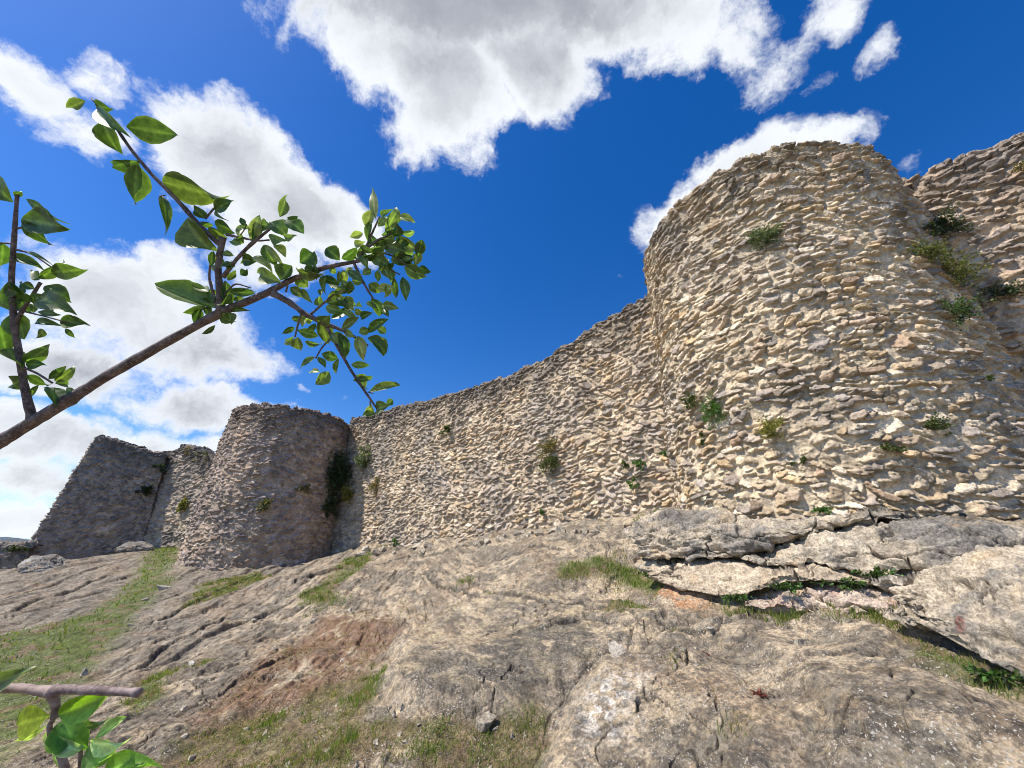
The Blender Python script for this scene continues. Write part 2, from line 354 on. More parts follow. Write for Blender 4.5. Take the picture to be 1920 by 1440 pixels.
# curtain walls follow a plan line
def plan_wall(pts, zb, batter=.03, thick=.8):
    pts = np.array(pts, float); seg = np.hypot(*np.diff(pts, axis=0).T); s = np.concatenate([[0], np.cumsum(seg)])
    # smooth resample
    tt = np.linspace(0, s[-1], 200); X = np.interp(tt, s, pts[:, 0]); Y = np.interp(tt, s, pts[:, 1])
    if len(pts) > 2:
        k = np.hanning(31); k /= k.sum()
        Xp = np.concatenate([2*X[0]-X[15:0:-1], X, 2*X[-1]-X[-2:-17:-1]]); Yp = np.concatenate([2*Y[0]-Y[15:0:-1], Y, 2*Y[-1]-Y[-2:-17:-1]])
        X = np.convolve(Xp, k, 'valid'); Y = np.convolve(Yp, k, 'valid')
    dx = np.gradient(X, tt); dy = np.gradient(Y, tt); l = np.hypot(dx, dy); dx /= l; dy /= l
    nx, ny = dy, -dx                      # towards the viewer when the wall runs left to right
    def f(U, V, S):
        x = np.interp(U, tt, X); y = np.interp(U, tt, Y); a = np.interp(U, tt, nx); b = np.interp(U, tt, ny)
        o = -batter*V-S
        n = np.stack([a, b, np.full_like(a, batter)], -1); T = np.zeros_like(n); T[..., 2] = 1
        return np.stack([x+a*o, y+b*o, zb+V], -1), n, T
    return f, s[-1], tt, X, Y
def P2(az, D): a = math.radians(az); return (D*math.sin(a), D*math.cos(a))
top_pts = [(-23.9, 20.2, .297), (-19.3, 18.1, .336), (-9.3, 14.1, .408), (0, 12.0, .477), (8, 10.5, .563), (14.4, 9.75, .640), (19, 9.3, .685), (23.4, 9.05, .713), (27, 8.9, .715)]
bt = .03; f1, L1_, tt, XX, YY = plan_wall([P2(a, D-.17) for a, D, t in top_pts], -.7, bt)
seglen = np.concatenate([[0], np.cumsum([math.dist(P2(a[0], a[1]), P2(b[0], b[1])) for a, b in zip(top_pts, top_pts[1:])])])
Htab = np.array([D*t for a, D, t in top_pts])+.7
us = [0.]
while us[-1] < L1_: us.append(us[-1]+np.interp(us[-1], [0, L1_], [.027, .016]))
def Hc(u): return np.interp(u, seglen*L1_/seglen[-1], Htab)
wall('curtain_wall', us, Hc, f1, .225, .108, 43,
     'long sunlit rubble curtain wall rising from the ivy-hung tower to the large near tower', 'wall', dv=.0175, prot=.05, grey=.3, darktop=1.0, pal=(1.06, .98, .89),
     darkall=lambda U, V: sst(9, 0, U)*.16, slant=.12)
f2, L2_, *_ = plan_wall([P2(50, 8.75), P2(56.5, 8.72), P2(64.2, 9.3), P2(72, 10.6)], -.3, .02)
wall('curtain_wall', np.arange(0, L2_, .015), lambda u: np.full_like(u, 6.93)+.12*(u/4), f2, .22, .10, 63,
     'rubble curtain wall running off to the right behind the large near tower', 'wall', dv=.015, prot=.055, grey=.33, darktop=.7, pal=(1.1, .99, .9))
# far wall between the two smaller towers
fp = [P2(-43.0, 30.8), P2(-38.5, 27.6), P2(-33, 23.2)]
f3, L3_, *_ = plan_wall(fp, -1.6, .06)
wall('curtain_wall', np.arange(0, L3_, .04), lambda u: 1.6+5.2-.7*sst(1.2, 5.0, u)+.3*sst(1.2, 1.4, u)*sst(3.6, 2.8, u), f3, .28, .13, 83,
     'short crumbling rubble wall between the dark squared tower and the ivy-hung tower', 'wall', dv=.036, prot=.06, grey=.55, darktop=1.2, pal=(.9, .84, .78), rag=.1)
# far dark tower, square: the shaded face and the side that is turned away
cA, cB = P2(-49.0, 29.6), P2(-40.7, 29.3)
ux, uy = cB[0]-cA[0], cB[1]-cA[1]; l = math.hypot(ux, uy); ux /= l; uy /= l
cZ = (cA[0]-uy*5.0, cA[1]+ux*5.0)      # back corner along the hidden side
cY = (cB[0]-uy*5.0, cB[1]+ux*5.0)
def prism_pos(pts, zb, batter):
    f, L, tt, X, Y = plan_wall(pts, zb, batter); return f, L
f4, L4_ = prism_pos([cZ, cA, cB, cY], -2.0, .075)
_, _, tt4, X4, Y4 = plan_wall([cZ, cA, cB, cY], -2.0)
def f4(U, V, S, s0=5.0, s1=5.0+l):
    # sharp corners: inset polygon
    off = -.085*V-S
    x = np.zeros_like(U); y = x.copy(); nx = x.copy(); ny = x.copy()
    sx, sy = -uy, ux                    # direction of the sides, away from the face
    u1 = np.clip(U/s0, 0, 1); a = U < s0; b = (U >= s0) & (U <= s1); c = U > s1
    A = np.array(cA); B = np.array(cB)
    # inset corners
    Ax = A[0]+ux*(-off)+sx*(-off); Ay = A[1]+uy*(-off)+sy*(-off)
    Bx = B[0]-ux*(-off)+sx*(-off); By = B[1]-uy*(-off)+sy*(-off)
    t = (U-s0)/(s1-s0)
    x = np.where(a, Ax+sx*(s0-U), np.where(b, Ax+(Bx-Ax)*t, Bx+sx*(U-s1))); y = np.where(a, Ay+sy*(s0-U), np.where(b, Ay+(By-Ay)*t, By+sy*(U-s1)))
    nx = np.where(a, -ux, np.where(b, -sx, ux)); ny = np.where(a, -uy, np.where(b, -sy, uy))
    n = np.stack([nx, ny, np.full_like(nx, .085)], -1); T = np.zeros_like(n); T[..., 2] = 1
    return np.stack([x, y, -2.0+V], -1), n, T
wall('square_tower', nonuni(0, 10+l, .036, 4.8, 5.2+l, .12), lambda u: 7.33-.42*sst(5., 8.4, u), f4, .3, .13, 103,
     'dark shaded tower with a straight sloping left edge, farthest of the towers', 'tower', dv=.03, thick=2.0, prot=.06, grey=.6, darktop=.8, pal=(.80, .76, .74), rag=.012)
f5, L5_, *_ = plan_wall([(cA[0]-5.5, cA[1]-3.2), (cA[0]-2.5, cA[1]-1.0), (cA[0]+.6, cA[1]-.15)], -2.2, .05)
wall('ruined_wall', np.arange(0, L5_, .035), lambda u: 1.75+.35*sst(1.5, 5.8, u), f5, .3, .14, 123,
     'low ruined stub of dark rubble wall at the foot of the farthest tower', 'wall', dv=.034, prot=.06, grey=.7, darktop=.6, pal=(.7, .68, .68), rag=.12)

# ------------------------------------------------------------------ the rock slope
CTRL = []
for (x, y, D) in [(0,1078,24),(60,1058,27),(220,1045,28.5),(300,1028,28.5),(335,1055,20.3),(450,1066,18.2),(560,1058,18.1),(655,1030,19.2),(750,1018,16.4),(880,992,13.8),
        (1000,978,11.5),(1100,971,10.2),(1180,966,9.35),(1262,958,8.5),(1350,975,6.9),(1500,985,6.25),(1700,985,6.15),(1920,985,6.6),(2100,990,7.6),
        (1200,1075,7.5),(1350,1135,5.7),(1500,1162,5.3),(1700,1172,5.0),(1850,1230,4.4),
        (960,1440,3.7),(1100,1440,3.5),(1300,1440,3.25),(1600,1440,3.1),(1920,1440,3.3),(1920,1330,3.8),(1600,1290,3.9),(1300,1270,4.4),(1150,1240,4.9),
        (960,1200,6.4),(960,1100,8.0),(960,1030,10.0),(1100,1060,7.9),(800,1300,4.7),(700,1440,3.9),(500,1440,4.4),(500,1330,5.8),(300,1440,5.0),(0,1440,5.8),(150,1330,7.6),
        (300,1200,11.2),(0,1200,13.5),(0,1130,18),(150,1110,19),(250,1080,20.5),(600,1200,8.7),(600,1110,12),(480,1150,12),(750,1130,9.8),(800,1060,12)]:
    CTRL.append(at(x, y, D))
CTRL += [np.array(p, float) for p in [(0,0,-1.6),(-3,0,-1.95),(3,0,-.95),(6,2,-.2),(0,-5,-1.9),(-8,-3,-3.2),(8,-5,-.5),(-8,4,-2.35),(-20,4,-5),(-30,15,-4.5),(-45,25,-12),(-60,0,-18),(-30,40,-4),(-60,60,-15),
        (0,30,.8),(20,20,.8),(15,8,.8),(0,60,-2),(40,30,-1),(60,-20,-8),(0,-60,-16),(-60,-60,-24),(60,60,-10),(-16,24,.0),(5.4,6.6,.6),(8,8,.8),(2,11,.9),(-5,17,.5)]]
CTRL = np.array(CTRL)
def _fit():
    P = CTRL[:, :2]; n = len(P); d = np.hypot(P[:, None, 0]-P[None, :, 0], P[:, None, 1]-P[None, :, 1])
    A = np.zeros((n+3, n+3)); A[:n, :n] = -np.sqrt(d*d+.35**2)+np.eye(n)*-.05; A[:n, n] = 1; A[:n, n+1:] = P; A[n, :n] = 1; A[n+1:, :n] = P.T
    return np.linalg.solve(A, np.concatenate([CTRL[:, 2], np.zeros(3)]))
WT = _fit()
def hbase(x, y):
    x = np.asarray(x, np.float64); s = WT[-3]+WT[-2]*x+WT[-1]*y
    for (px, py, _), w in zip(CTRL, WT[:-3]): s = s-w*np.sqrt((x-px)**2+(y-py)**2+.35**2)
    return s
def ground_px(x, y, dmax=60.):          # world x,y where the line of sight through a photo pixel meets the slope
    d = ray(x, y); d = d/math.hypot(d[0], d[1])
    D = np.exp(np.linspace(math.log(1.0), math.log(dmax), 500)); g = D*d[2]-hbase(D*d[0], D*d[1])
    k = np.where(g < 0)[0]; k = k[0] if len(k) else len(D)-1
    return np.array([D[k]*d[0], D[k]*d[1]])
def wpoly(pts): return np.array([ground_px(x, y) for x, y in pts])
def sdf(x, y, P):                        # signed distance, positive inside
    d = np.full(x.shape, 1e9); ins = np.zeros(x.shape, bool)
    for (ax, ay), (bx, by) in zip(P, np.roll(P, -1, 0)):
        ex, ey = bx-ax, by-ay; t = np.clip(((x-ax)*ex+(y-ay)*ey)/(ex*ex+ey*ey+1e-12), 0, 1)
        d = np.minimum(d, np.hypot(x-ax-t*ex, y-ay-t*ey))
        c = ((ay > y) != (by > y)) & (x < (bx-ax)*(y-ay)/(by-ay+1e-12)+ax); ins ^= c
    return np.where(ins, d, -d)
POLY = {k: wpoly(v) for k, v in dict(
    whale=[(700,1300),(745,1215),(830,1150),(950,1115),(1120,1150),(1290,1190),(1170,1232),(1085,1275),(1040,1335),(985,1368),(880,1362),(770,1345)],
    front=[(1000,1460),(1050,1345),(1100,1275),(1165,1245),(1320,1255),(1450,1330),(1560,1450),(1500,1900),(1000,1900)],
    right=[(1290,1180),(1400,1160),(1560,1168),(1690,1180),(1740,1250),(1900,1310),(2100,1500),(1650,1500),(1480,1310)],
    soil=[(370,1350),(500,1230),(620,1160),(750,1140),(745,1200),(700,1260),(600,1320),(430,1370)],
    fgrass=[(230,1500),(330,1380),(450,1345),(560,1325),(660,1275),(700,1250),(715,1275),(690,1335),(760,1350),(880,1375),(985,1360),(1020,1345),(1010,1400),(960,1600),(200,1600)],
    fbare=[(690,1440),(740,1395),(800,1400),(810,1440),(770,1500),(680,1500)],
    left=[(-80,1215),(60,1175),(170,1150),(240,1100),(265,1045),(330,1022),(335,1045),(310,1100),(250,1170),(180,1240),(160,1290),(90,1370),(-20,1440),(-100,1500)],
    g2=[(380,1095),(470,1075),(520,1078),(430,1112),(340,1145)],
    g3=[(560,1120),(610,1090),(640,1050),(690,1038),(700,1045),(640,1090),(620,1135)],
    g5=[(1050,1055),(1110,1050),(1200,1068),(1270,1088),(1230,1105),(1150,1085),(1070,1080)],
    g6=[(1335,1122),(1400,1140),(1480,1146),(1600,1150),(1720,1140),(1750,1150),(1710,1180),(1600,1176),(1540,1170),(1400,1158)],
    g7=[(1700,1185),(1760,1215),(1860,1250),(1930,1290),(1930,1306),(1810,1262),(1720,1215)],
    g8=[(1110,1172),(1150,1155),(1215,1160),(1205,1185),(1150,1188)],
    g9=[(210,1320),(290,1270),(390,1232),(395,1242),(330,1275),(240,1335)],
    dark=[(760,1290),(900,1230),(1010,1190),(1130,1200),(1130,1240),(1060,1290),(1020,1340),(930,1355),(830,1335)],
    white=[(1080,1345),(1130,1315),(1200,1330),(1190,1400),(1100,1430)],
    orange=[(1240,1105),(1270,1085),(1340,1100),(1330,1125),(1280,1135),(1245,1125)]).items()}

CRACKS = [(wpoly(p), w_, d_, s_) for p, w_, d_, s_ in [
    ([(790,1082),(830,1108),(880,1118),(940,1132),(1010,1150),(1090,1156),(1150,1166)], .035, .07, .09),
    ([(1045,1200),(1070,1188),(1100,1180),(1135,1186)], .04, .08, .07), ([(1215,1360),(1260,1374),(1300,1394),(1340,1430)], .012, .05, .0),
    ([(1150,1168),(1205,1198),(1175,1228),(1088,1272),(1042,1335),(1005,1420)], .03, .04, .03), ([(1490,1390),(1560,1402),(1640,1432)], .02, .05, .04),
    ([(300,1165),(360,1132),(430,1100),(520,1066)], .05, .07, .08), ([(430,1180),(500,1150),(580,1110)], .045, .06, .06), ([(240,1260),(320,1215),(420,1165)], .04, .05, .06),
    ([(555,1092),(590,1080),(640,1066),(660,1068)], .06, .12, .12), ([(0,1160),(90,1120),(190,1085)], .08, .08, .1), ([(20,1120),(110,1090),(200,1062)], .08, .08, .1), ([(400,1300),(470,1262),(560,1222)], .03, .05, .05),
    ([(700,1060),(780,1040),(880,1022)], .05, .05, .06), ([(900,1060),(960,1042),(1060,1030)], .03, .04, .05), ([(1180,1200),(1260,1190),(1360,1196),(1440,1180)], .018, .03, .03), ([(1560,1260),(1640,1235),(1740,1240)], .02, .03, .04),
    ([(880,1320),(905,1318),(925,1326)], .012, .03, .0), ([(1340,1205),(1352,1200),(1362,1192)], .02, .04, .02)]]
def ground_fields(x, y):
    x = x.astype(np.float64); y = y.astype(np.float64)
    r = np.hypot(x, y); nearf = sst(60, 30, r); sp = .0028*r+.001
    h = hbase(x, y)
    wx = x+.25*fbm2(x*.8, y*.8, 3, 301); wy = y+.25*fbm2(x*.8, y*.8, 3, 311)
    G = {k: sdf(wx, wy, P) for k, P in POLY.items()}
    def sm(k, w): return sst(-w, w, G[k])
    ox, oy = x, y
    grass = np.maximum.reduce([sm('fgrass', .12)*(1-sm('fbare', .1)), sm('left', .35), sm('g2', .2), sm('g3', .2), sm('g5', .1), sm('g6', .08), sm('g7', .08), sm('g8', .08), sm('g9', .12)])
    whale = sst(-.04, .2, G['whale']); front = sst(-.04, .26, G['front']); right = sst(-.05, .22, G['right'])
    smooth = np.maximum.reduce([whale, front, right])
    h0 = h+.15*whale+.14*front+.13*right; h1 = np.clip(h0, -4, 2)
    # tilted beds: sawtooth steps running away from the viewer
    t = x*.985+y*.1+.35*fbm2(x*.45, y*.22, 4, 321)+.10*fbm2(x*2.2, y*.6, 3, 331); s = y
    st = 0
    for fr, am, sd in ((1.1, .085, 341), (2.7, .045, 351), (6.1, .022, 361), (13., .012, 367)):
        ph = t*fr+.5*fbm2(x*fr*.5, y*fr*.16, 2, sd); q = ph-np.floor(ph); cell = np.floor(ph)
        ampn = sst(-.35, .5, perlin2(cell*3.7, s*fr*.55, sd+3)+.35*perlin2(x*fr, y*fr*.6, sd+4))
        st = st+am*ampn*(q-.5)*(1-sst(.86, 1., q)*(1.))-am*ampn*sst(.86, 1, q)*.5
    lf = (sst(1.5, -2.0, x)*.8+.2)*(1+.35*sst(-3, -9, x))
    iso = sst(-2.5, .5, x); ys = 1+iso*.9
    det = 1.05*st*lf*(1-.85*smooth)
    det = det+.10*fbm2(x*.9, y*.6, 3, 371)*(1-.4*smooth)+.027*fbmf(x*3.4+h1*4, y*1.9*ys+h1*5, 5, 381, .66, 3.4, sp)*(1-.5*smooth)+0.011*fbmf(x*17+h1*15, y*13*ys**.5+h1*17, 3, 391, .6, 17., sp)
    # pitted weathering
    f1_, e1, cv = worley(x*7+.6*fbm2(x*3, y*3, 2, 395), y*4+.6*fbm2(x*3, y*3, 2, 396), 401)
    pit = sst(.35, .05, f1_)*(cv > .62); det = det-.03*pit*(1-.75*smooth)*(1-grass)
    # cracks
    _, ec, cc = worley(x*.9+.5*fbm2(x*1.3, y*1.3, 4, 411), y*.45+.4*fbm2(x*1.3, y*1.3, 4, 421), 431)
    crack = sst(.026, .006, ec)*sst(.1, .5, perlin2(x*.7, y*.7, 433)+.35)
    det = det-.06*crack
    _, e3, _ = worley(x*2.7+.6*fbm2(x*2, y*2, 4, 441), y*1.7+.5*fbm2(x*2, y*2, 4, 451), 461)
    c3 = sst(.03, .005, e3)*sst(.05, .4, perlin2(x*1.7, y*1.7, 463)); det = det-.02*c3
    det = det*(1-grass)+grass*(.025*fbm2(x*6, y*6, 4, 471)-.02)
    det = det+.15*whale+.14*front+.13*right
    cw = 0
    cx_ = x+.05*fbm2(x*3, y*3, 4, 491, .6); cy_ = y+.05*fbm2(x*3, y*3, 4, 495, .6)
    for (P, wd, dp, stp) in CRACKS:
        d = np.full(x.shape, 9.); sg = np.zeros(x.shape)
        for (ax, ay), (bx, by) in zip(P[:-1], P[1:]):
            ex, ey = bx-ax, by-ay; t = np.clip(((cx_-ax)*ex+(cy_-ay)*ey)/(ex*ex+ey*ey), 0, 1); q = np.hypot(cx_-ax-t*ex, cy_-ay-t*ey)
            n = q < d; d = np.where(n, q, d); sg = np.where(n, np.sign(ex*(cy_-ay)-ey*(cx_-ax)), sg)
        k = sst(wd, wd*.25, d); cw = np.maximum(cw, k*sst(0, .03, dp)); det = det-dp*.75*k+.8*stp*np.clip(sg, 0, 1)*np.exp(-d/.28)
    h = h+det*nearf
    far = sst(45, 140, r); h = h-far*(r-45)*.12*sst(1500, 600, r)+6*fbm2(x*.01, y*.01, 3, 481)*far
    # colours of the rock, laid through its volume
    hv = np.clip(h, -4, 2); x = x+.8*hv; y = y+1.1*hv
    a = fbm2(x*1.1, y*.7*ys**.5, 5, 501, .6); b = fbm2(x*3.4, y*2.2*ys**.6, 5, 511, .68); c = fbmf(x*9, y*7*ys**.6, 4, 521, .7, 9., sp)
    light = np.array([.46, .362, .24]); greyc = np.array([.15, .126, .095]); brown = np.array([.27, .185, .11]); dark = np.array([.09, .08, .07])
    col = lerp(light, greyc, sst(-.3, .3, a+.5*b+.12)[..., None]*.85)
    lefty = sst(-5, -10, x)[..., None]; col = lerp(col, np.array([.20, .172, .14])*(1+.5*b[..., None]), lefty*.7)
    col = lerp(col, brown, (sst(.1, .6, fbm2(x*.7+9, y*.7, 4, 531)+.3*b)*.55)[..., None])
    col = lerp(col, dark, (sst(.15, .6, c+.5*b)*.65)[..., None])
    dkz = sm('dark', .3)*sst(-.4, .2, b+.3*a+.35); col = lerp(col, np.array([.11, .097, .078])*(1+.3*c[..., None]), (dkz*.95)[..., None])
    ylw = whale*sst(.1, .45, fbm2(x*3.5+3, y*2.4, 5, 541, .65)); col = lerp(col, np.array([.46, .37, .22]), (ylw*.7*(1-dkz*.6))[..., None])
    so = sm('soil', .25)*sst(-.5, .1, a+.6*b+.3); col = lerp(col, np.array([.205, .115, .066])*(1+.45*c[..., None]), (so*.85)[..., None])
    og = sm('orange', .12)*sst(-.3, .2, b+.3); col = lerp(col, np.array([.55, .28, .13]), (og*.8)[..., None])
    rim = sst(.0, .05, G['whale'])*sst(.16, .05, G['whale']); rim2 = sst(-.02, .05, G['front'])*sst(.22, .05, G['front'])
    col = lerp(col, np.array([.52, .41, .28]), (np.maximum(rim*sst(8, 4, r), rim2)*.6*sst(-.3, .2, b))[..., None])
    wl = sm('white', .2)*sst(-.1, .15, fbm2(x*9, y*7, 4, 561, .7)); col = lerp(col, np.array([.72, .71, .68]), (wl*.5)[..., None])
    col = lerp(col, np.array([.05, .045, .04]), (crack*.75+c3*.35+cw*.8)[..., None].clip(0, 1))
    gl = sm('left', .5); gcol = lerp(np.array([.22, .155, .085]), np.array([.12, .155, .034]), sst(-.3, .3, fbm2(x*2, y*2, 4, 571)+.35*gl+.12*c)[..., None]); gcol = gcol*(1+.35*c[..., None])
    gcol = lerp(gcol, np.array([.23, .165, .095])*(1+.5*c[..., None]), (sm('fgrass', .2)*.75)[..., None])
    col = lerp(col, gcol*.8, (grass*.92)[..., None])
    col = lerp(col, np.array([.10, .12, .05]), (sst(40, 70, r)*.9)[..., None])
    return h, col, np.clip((1-grass)*(1-so*.85)*(1-.7*dkz), 0, 1)
azs = np.radians(np.concatenate([np.arange(-180, -66, 3.), np.linspace(-66, 70, 1350), np.arange(73, 180, 3.)]))
rs = np.concatenate([[.02, .3, .6, .9], np.exp(np.linspace(math.log(1.2), math.log(38), 1250)), np.exp(np.linspace(math.log(39), math.log(6000), 60))])
AZ, RR = np.meshgrid(azs, rs); gx = RR*np.sin(AZ); gy = RR*np.cos(AZ)
gh, gcol, ggrass = ground_fields(gx, gy)
gme = mesh_np('ground', np.stack([gx, gy, gh], -1).reshape(-1, 3), grid_faces(len(azs), len(rs), True)[:, ::-1], M_ground, gcol.reshape(-1, 3), attrs={'bare': ggrass.ravel()})
link('ground', gme, kind='structure')

def gz(x, y):
    x = np.atleast_1d(np.asarray(x, float)); y = np.atleast_1d(np.asarray(y, float)); az = np.arctan2(x, y); r = np.hypot(x, y)
    fi = np.interp(az, azs, np.arange(len(azs))); fj = np.interp(r, rs, np.arange(len(rs)))
    i = np.clip(fi.astype(int), 0, len(azs)-2); j = np.clip(fj.astype(int), 0, len(rs)-2); u = fi-i; v = fj-j
    return (gh[j, i]*(1-u)*(1-v)+gh[j, i+1]*u*(1-v)+gh[j+1, i]*(1-u)*v+gh[j+1, i+1]*u*v)

# distant wooded hills on the horizon, bluish air haze painted into their colour
def hills():
    a = np.radians(np.linspace(-75, 75, 260)); V = []; n = len(a)
    rows = 14; D = 2600
    for j in range(rows):
        t = j/(rows-1); ridge = 6+16*fbm2(a*9, a*0+2, 4, 601)+6*np.sin(a*5)
        z = -320+(ridge+320)*np.sin(min(1, t*1.25)*math.pi/2) if t < .8 else (ridge)*(1-(t-.8)*2)
        rr = D+t*900+60*fbm2(a*20, a*0+j, 3, 602)
        V.append(np.stack([rr*np.sin(a), rr*np.cos(a), z+6*fbm2(a*60, a*0+j*.6, 3, 603)], -1))
    V = np.vstack(V); c = np.array([.07, .10, .12])*(1+.3*fbm2(V[:, 0]*.01, V[:, 2]*.03, 3, 604))[:, None]
    link('hills', mesh_np('hills', V, grid_faces(n, rows), M_ground, c), kind='structure')
hills()

# ------------------------------------------------------------------ rock ledges: lofted slabs of bedrock
def loft_slab(name, top, bot, depth, seed, bulge=.1, n=420, m=150, colr=(.5, .43, .33), greyamt=.4, strata=.03, rough=.03, label=None, category=None, kind=None, tilt=.1, under=.35, crackf=1.6, endround=.12, pink=0, mark=None):
    """top and bottom front edges given as (photo x, y, distance); the body runs back into the hill"""
    T = np.array([at(*p) for p in top]); B = np.array([at(*p) for p in bot])
    def res(P):
        s = np.concatenate([[0], np.cumsum(np.linalg.norm(np.diff(P, axis=0), axis=1))]); t = np.linspace(0, s[-1], n)
        Q = np.stack([np.interp(t, s, P[:, k]) for k in range(3)], -1); k = np.hanning(13); k /= k.sum()
        for c in range(3): Q[:, c] = np.convolve(np.pad(Q[:, c], 6, mode='reflect', reflect_type='odd'), k, 'valid')
        return Q
    T = res(T); B = res(B); u = np.linspace(0, 1, n)
    tang = np.gradient(T, axis=0); tang[:, 2] = 0; tang /= np.linalg.norm(tang, axis=1)[:, None]
    out = np.stack([tang[:, 1], -tang[:, 0], 0*u], -1)    # towards the viewer
    k = np.convolve(out[:, 0], np.ones(61)/61, 'same'), np.convolve(out[:, 1], np.ones(61)/61, 'same'); out = np.stack([k[0], k[1], 0*u], -1); out /= np.linalg.norm(out, axis=1)[:, None]
    e = (np.clip(np.minimum(u, 1-u)/endround, 0, 1)); taper = np.sqrt(1-(1-e)**2)*.97+.03
    Hh = np.linalg.norm(T-B, axis=1)
    mid = (T+B)/2; T = mid+(T-mid)*taper[:, None]; B = mid+(B-mid)*taper[:, None]
    ring = []
    w = np.linspace(0, 1, m)
    for q in w:                          # 0 back top -> .3 top edge -> .7 bottom edge -> 1 back bottom
        if q < .3: a = q/.3; p = T+out*(-depth*(1-a))[..., None]*taper[:, None]+np.array([0, 0, 1])*(tilt*(1-a))
        elif q < .7:
            a = (q-.3)/.4; p = T+(B-T)*a+out*(bulge*np.sin(a*math.pi)*taper)[:, None]
        else: a = (q-.7)/.3; p = B+out*(-depth*a)*taper[:, None]+np.array([0, 0, 1])*(min(a*3, 1)*.06)
        ring.append(p)
    P = np.array(ring)                   # m,n,3
    # soften the corners of the section
    for _ in range(3):
        P[1:-1] = (P[:-2]+2*P[1:-1]+P[2:])/4
    du = np.gradient(P, axis=1); dw = np.gradient(P, axis=0); Nn = np.cross(du, dw); Nn /= (np.linalg.norm(Nn, axis=2, keepdims=True)+1e-9)
    c0 = P.mean((0, 1)); s = np.sign(((P-c0)*Nn).sum(2).mean()); Nn *= s
    f = P.reshape(-1, 3); nn = Nn.reshape(-1, 3)
    q3 = f*np.array([1, 1, 2.2])
    big = fbm3(q3*1.3, 4, seed, .55); med = fbm3(q3*6, 5, seed+9, .6); fine = fbm3(f*28, 3, seed+19, .6)
    lay = f[:, 2]*9+1.6*fbm3(f*1.1, 3, seed+29)+(f[:, 0]-f[:, 1])*.2; fr = lay-np.floor(lay); step = sst(0, .75, fr)-sst(.82, 1, fr)
    _, ec, _ = worley(f[:, 0]*crackf+f[:, 1]*.4+.5*fbm3(f*2.2, 4, seed+39), f[:, 2]*crackf*2.6+f[:, 1]*.7+.6*fbm3(f*2.5, 4, seed+49), seed+59)
    crack = sst(.06, .012, ec)*sst(-.35, .1, fbm3(f*1.7, 2, seed+61)+.1)
    dsc = np.tile(.2+.8*taper**1.5, m)
    d = rough*2.6*big+rough*1.25*med+.008*fine+strata*(step-.5)-.075*crack
    d = d*dsc; f2 = f+nn*d[:, None]
    g = sst(-.2, .4, fbm3(f*1.2+5, 4, seed+69, .6)+.4*med+(greyamt-.5)*1.4)
    col = lerp(np.array(colr)*(1+.18*med+.1*big)[:, None], np.array([.2, .185, .162])*(1+.3*med)[:, None], (g*.85)[:, None])
    if mark:
        rx, ry, rz = proj(f2); ctr = f2[np.argmin((rx-mark[0])**2+(ry-mark[1])**2+1e3*(rz > np.median(rz)+.3))]
        dm = np.linalg.norm((f2-ctr)*np.array([1, 1, .55]), axis=1)+.03*fine; col = lerp(col, np.array([.26, .085, .065]), (sst(.05, .02, dm)*.8*sst(-.6, .1, fine))[:, None])
    if pink: col = lerp(col, np.array([.5, .3, .24]), (sst(.0, .35, fbm3(f*2.2+8, 3, seed+79))*pink)[:, None])
    col = lerp(col, np.array([.5, .35, .2]), (sst(.25, .6, fbm3(f*3+18, 4, seed+89))*.45)[:, None])
    col = lerp(col, np.array([.06, .05, .045]), (crack*.6)[:, None])
    F = grid_faces(n, m)
    V = f2; nb = len(V); V = np.vstack([V, V.reshape(m, n, 3)[:, 0].mean(0), V.reshape(m, n, 3)[:, -1].mean(0)]); col = np.vstack([col, col[:1], col[:1]])
    j = np.arange(m-1)
    F = np.vstack([F, np.stack([j*n, (j+1)*n, np.full(m-1, nb), np.full(m-1, nb)], -1)[:, [0, 1, 2, 2]], np.stack([(j+1)*n+n-1, j*n+n-1, np.full(m-1, nb+1), np.full(m-1, nb+1)], -1)])
    # the caps are triangles written apart
    quad = F[:(n-1)*(m-1)]; tri = F[(n-1)*(m-1):, :3]
    me = mesh_np(name, V, np.vstack([np.stack([quad[:, 0], quad[:, 1], quad[:, 2]], -1), np.stack([quad[:, 0], quad[:, 2], quad[:, 3]], -1), tri]), M_ledge, col)
    return link(name, me, label=label, category=category, kind=kind)
G_L = 'bedrock ledges under the large tower'
loft_slab('rock_ledge', [(1165,985,6.9),(1200,968,6.75),(1260,958,6.6),(1340,960,6.4),(1450,975,6.15),(1560,970,5.95),(1650,965,5.9),(1700,968,5.9)],
          [(1175,1010,6.55),(1200,1043,6.35),(1290,1050,6.15),(1380,1045,5.92),(1440,1024,5.8),(1540,994,5.78),(1640,972,5.85),(1700,972,5.9)], .9, 701, bulge=.12, colr=(.50, .42, .31), greyamt=.55, strata=.045, crackf=2.2,
          label='weathered rock ledge with a rounded grey nose, uppermost one under the large tower', category='rock ledge')['group'] = G_L
loft_slab('rock_ledge', [(1385,1044,6.05),(1440,1030,5.95),(1540,1000,5.85),(1640,978,5.8),(1750,978,5.7),(1850,985,5.75),(1990,1000,6.0)],
          [(1395,1052,5.8),(1440,1062,5.7),(1520,1054,5.52),(1600,1068,5.42),(1650,1086,5.34),(1690,1068,5.3),(1760,1068,5.28),(1835,1080,5.28),(1990,1100,5.5)], .8, 733, bulge=.07, colr=(.49, .415, .31), greyamt=.45, strata=.045,
          label='broad cracked rock ledge with a smooth grey right end, beside the pale boulder', category='rock ledge', crackf=2.3)['group'] = G_L
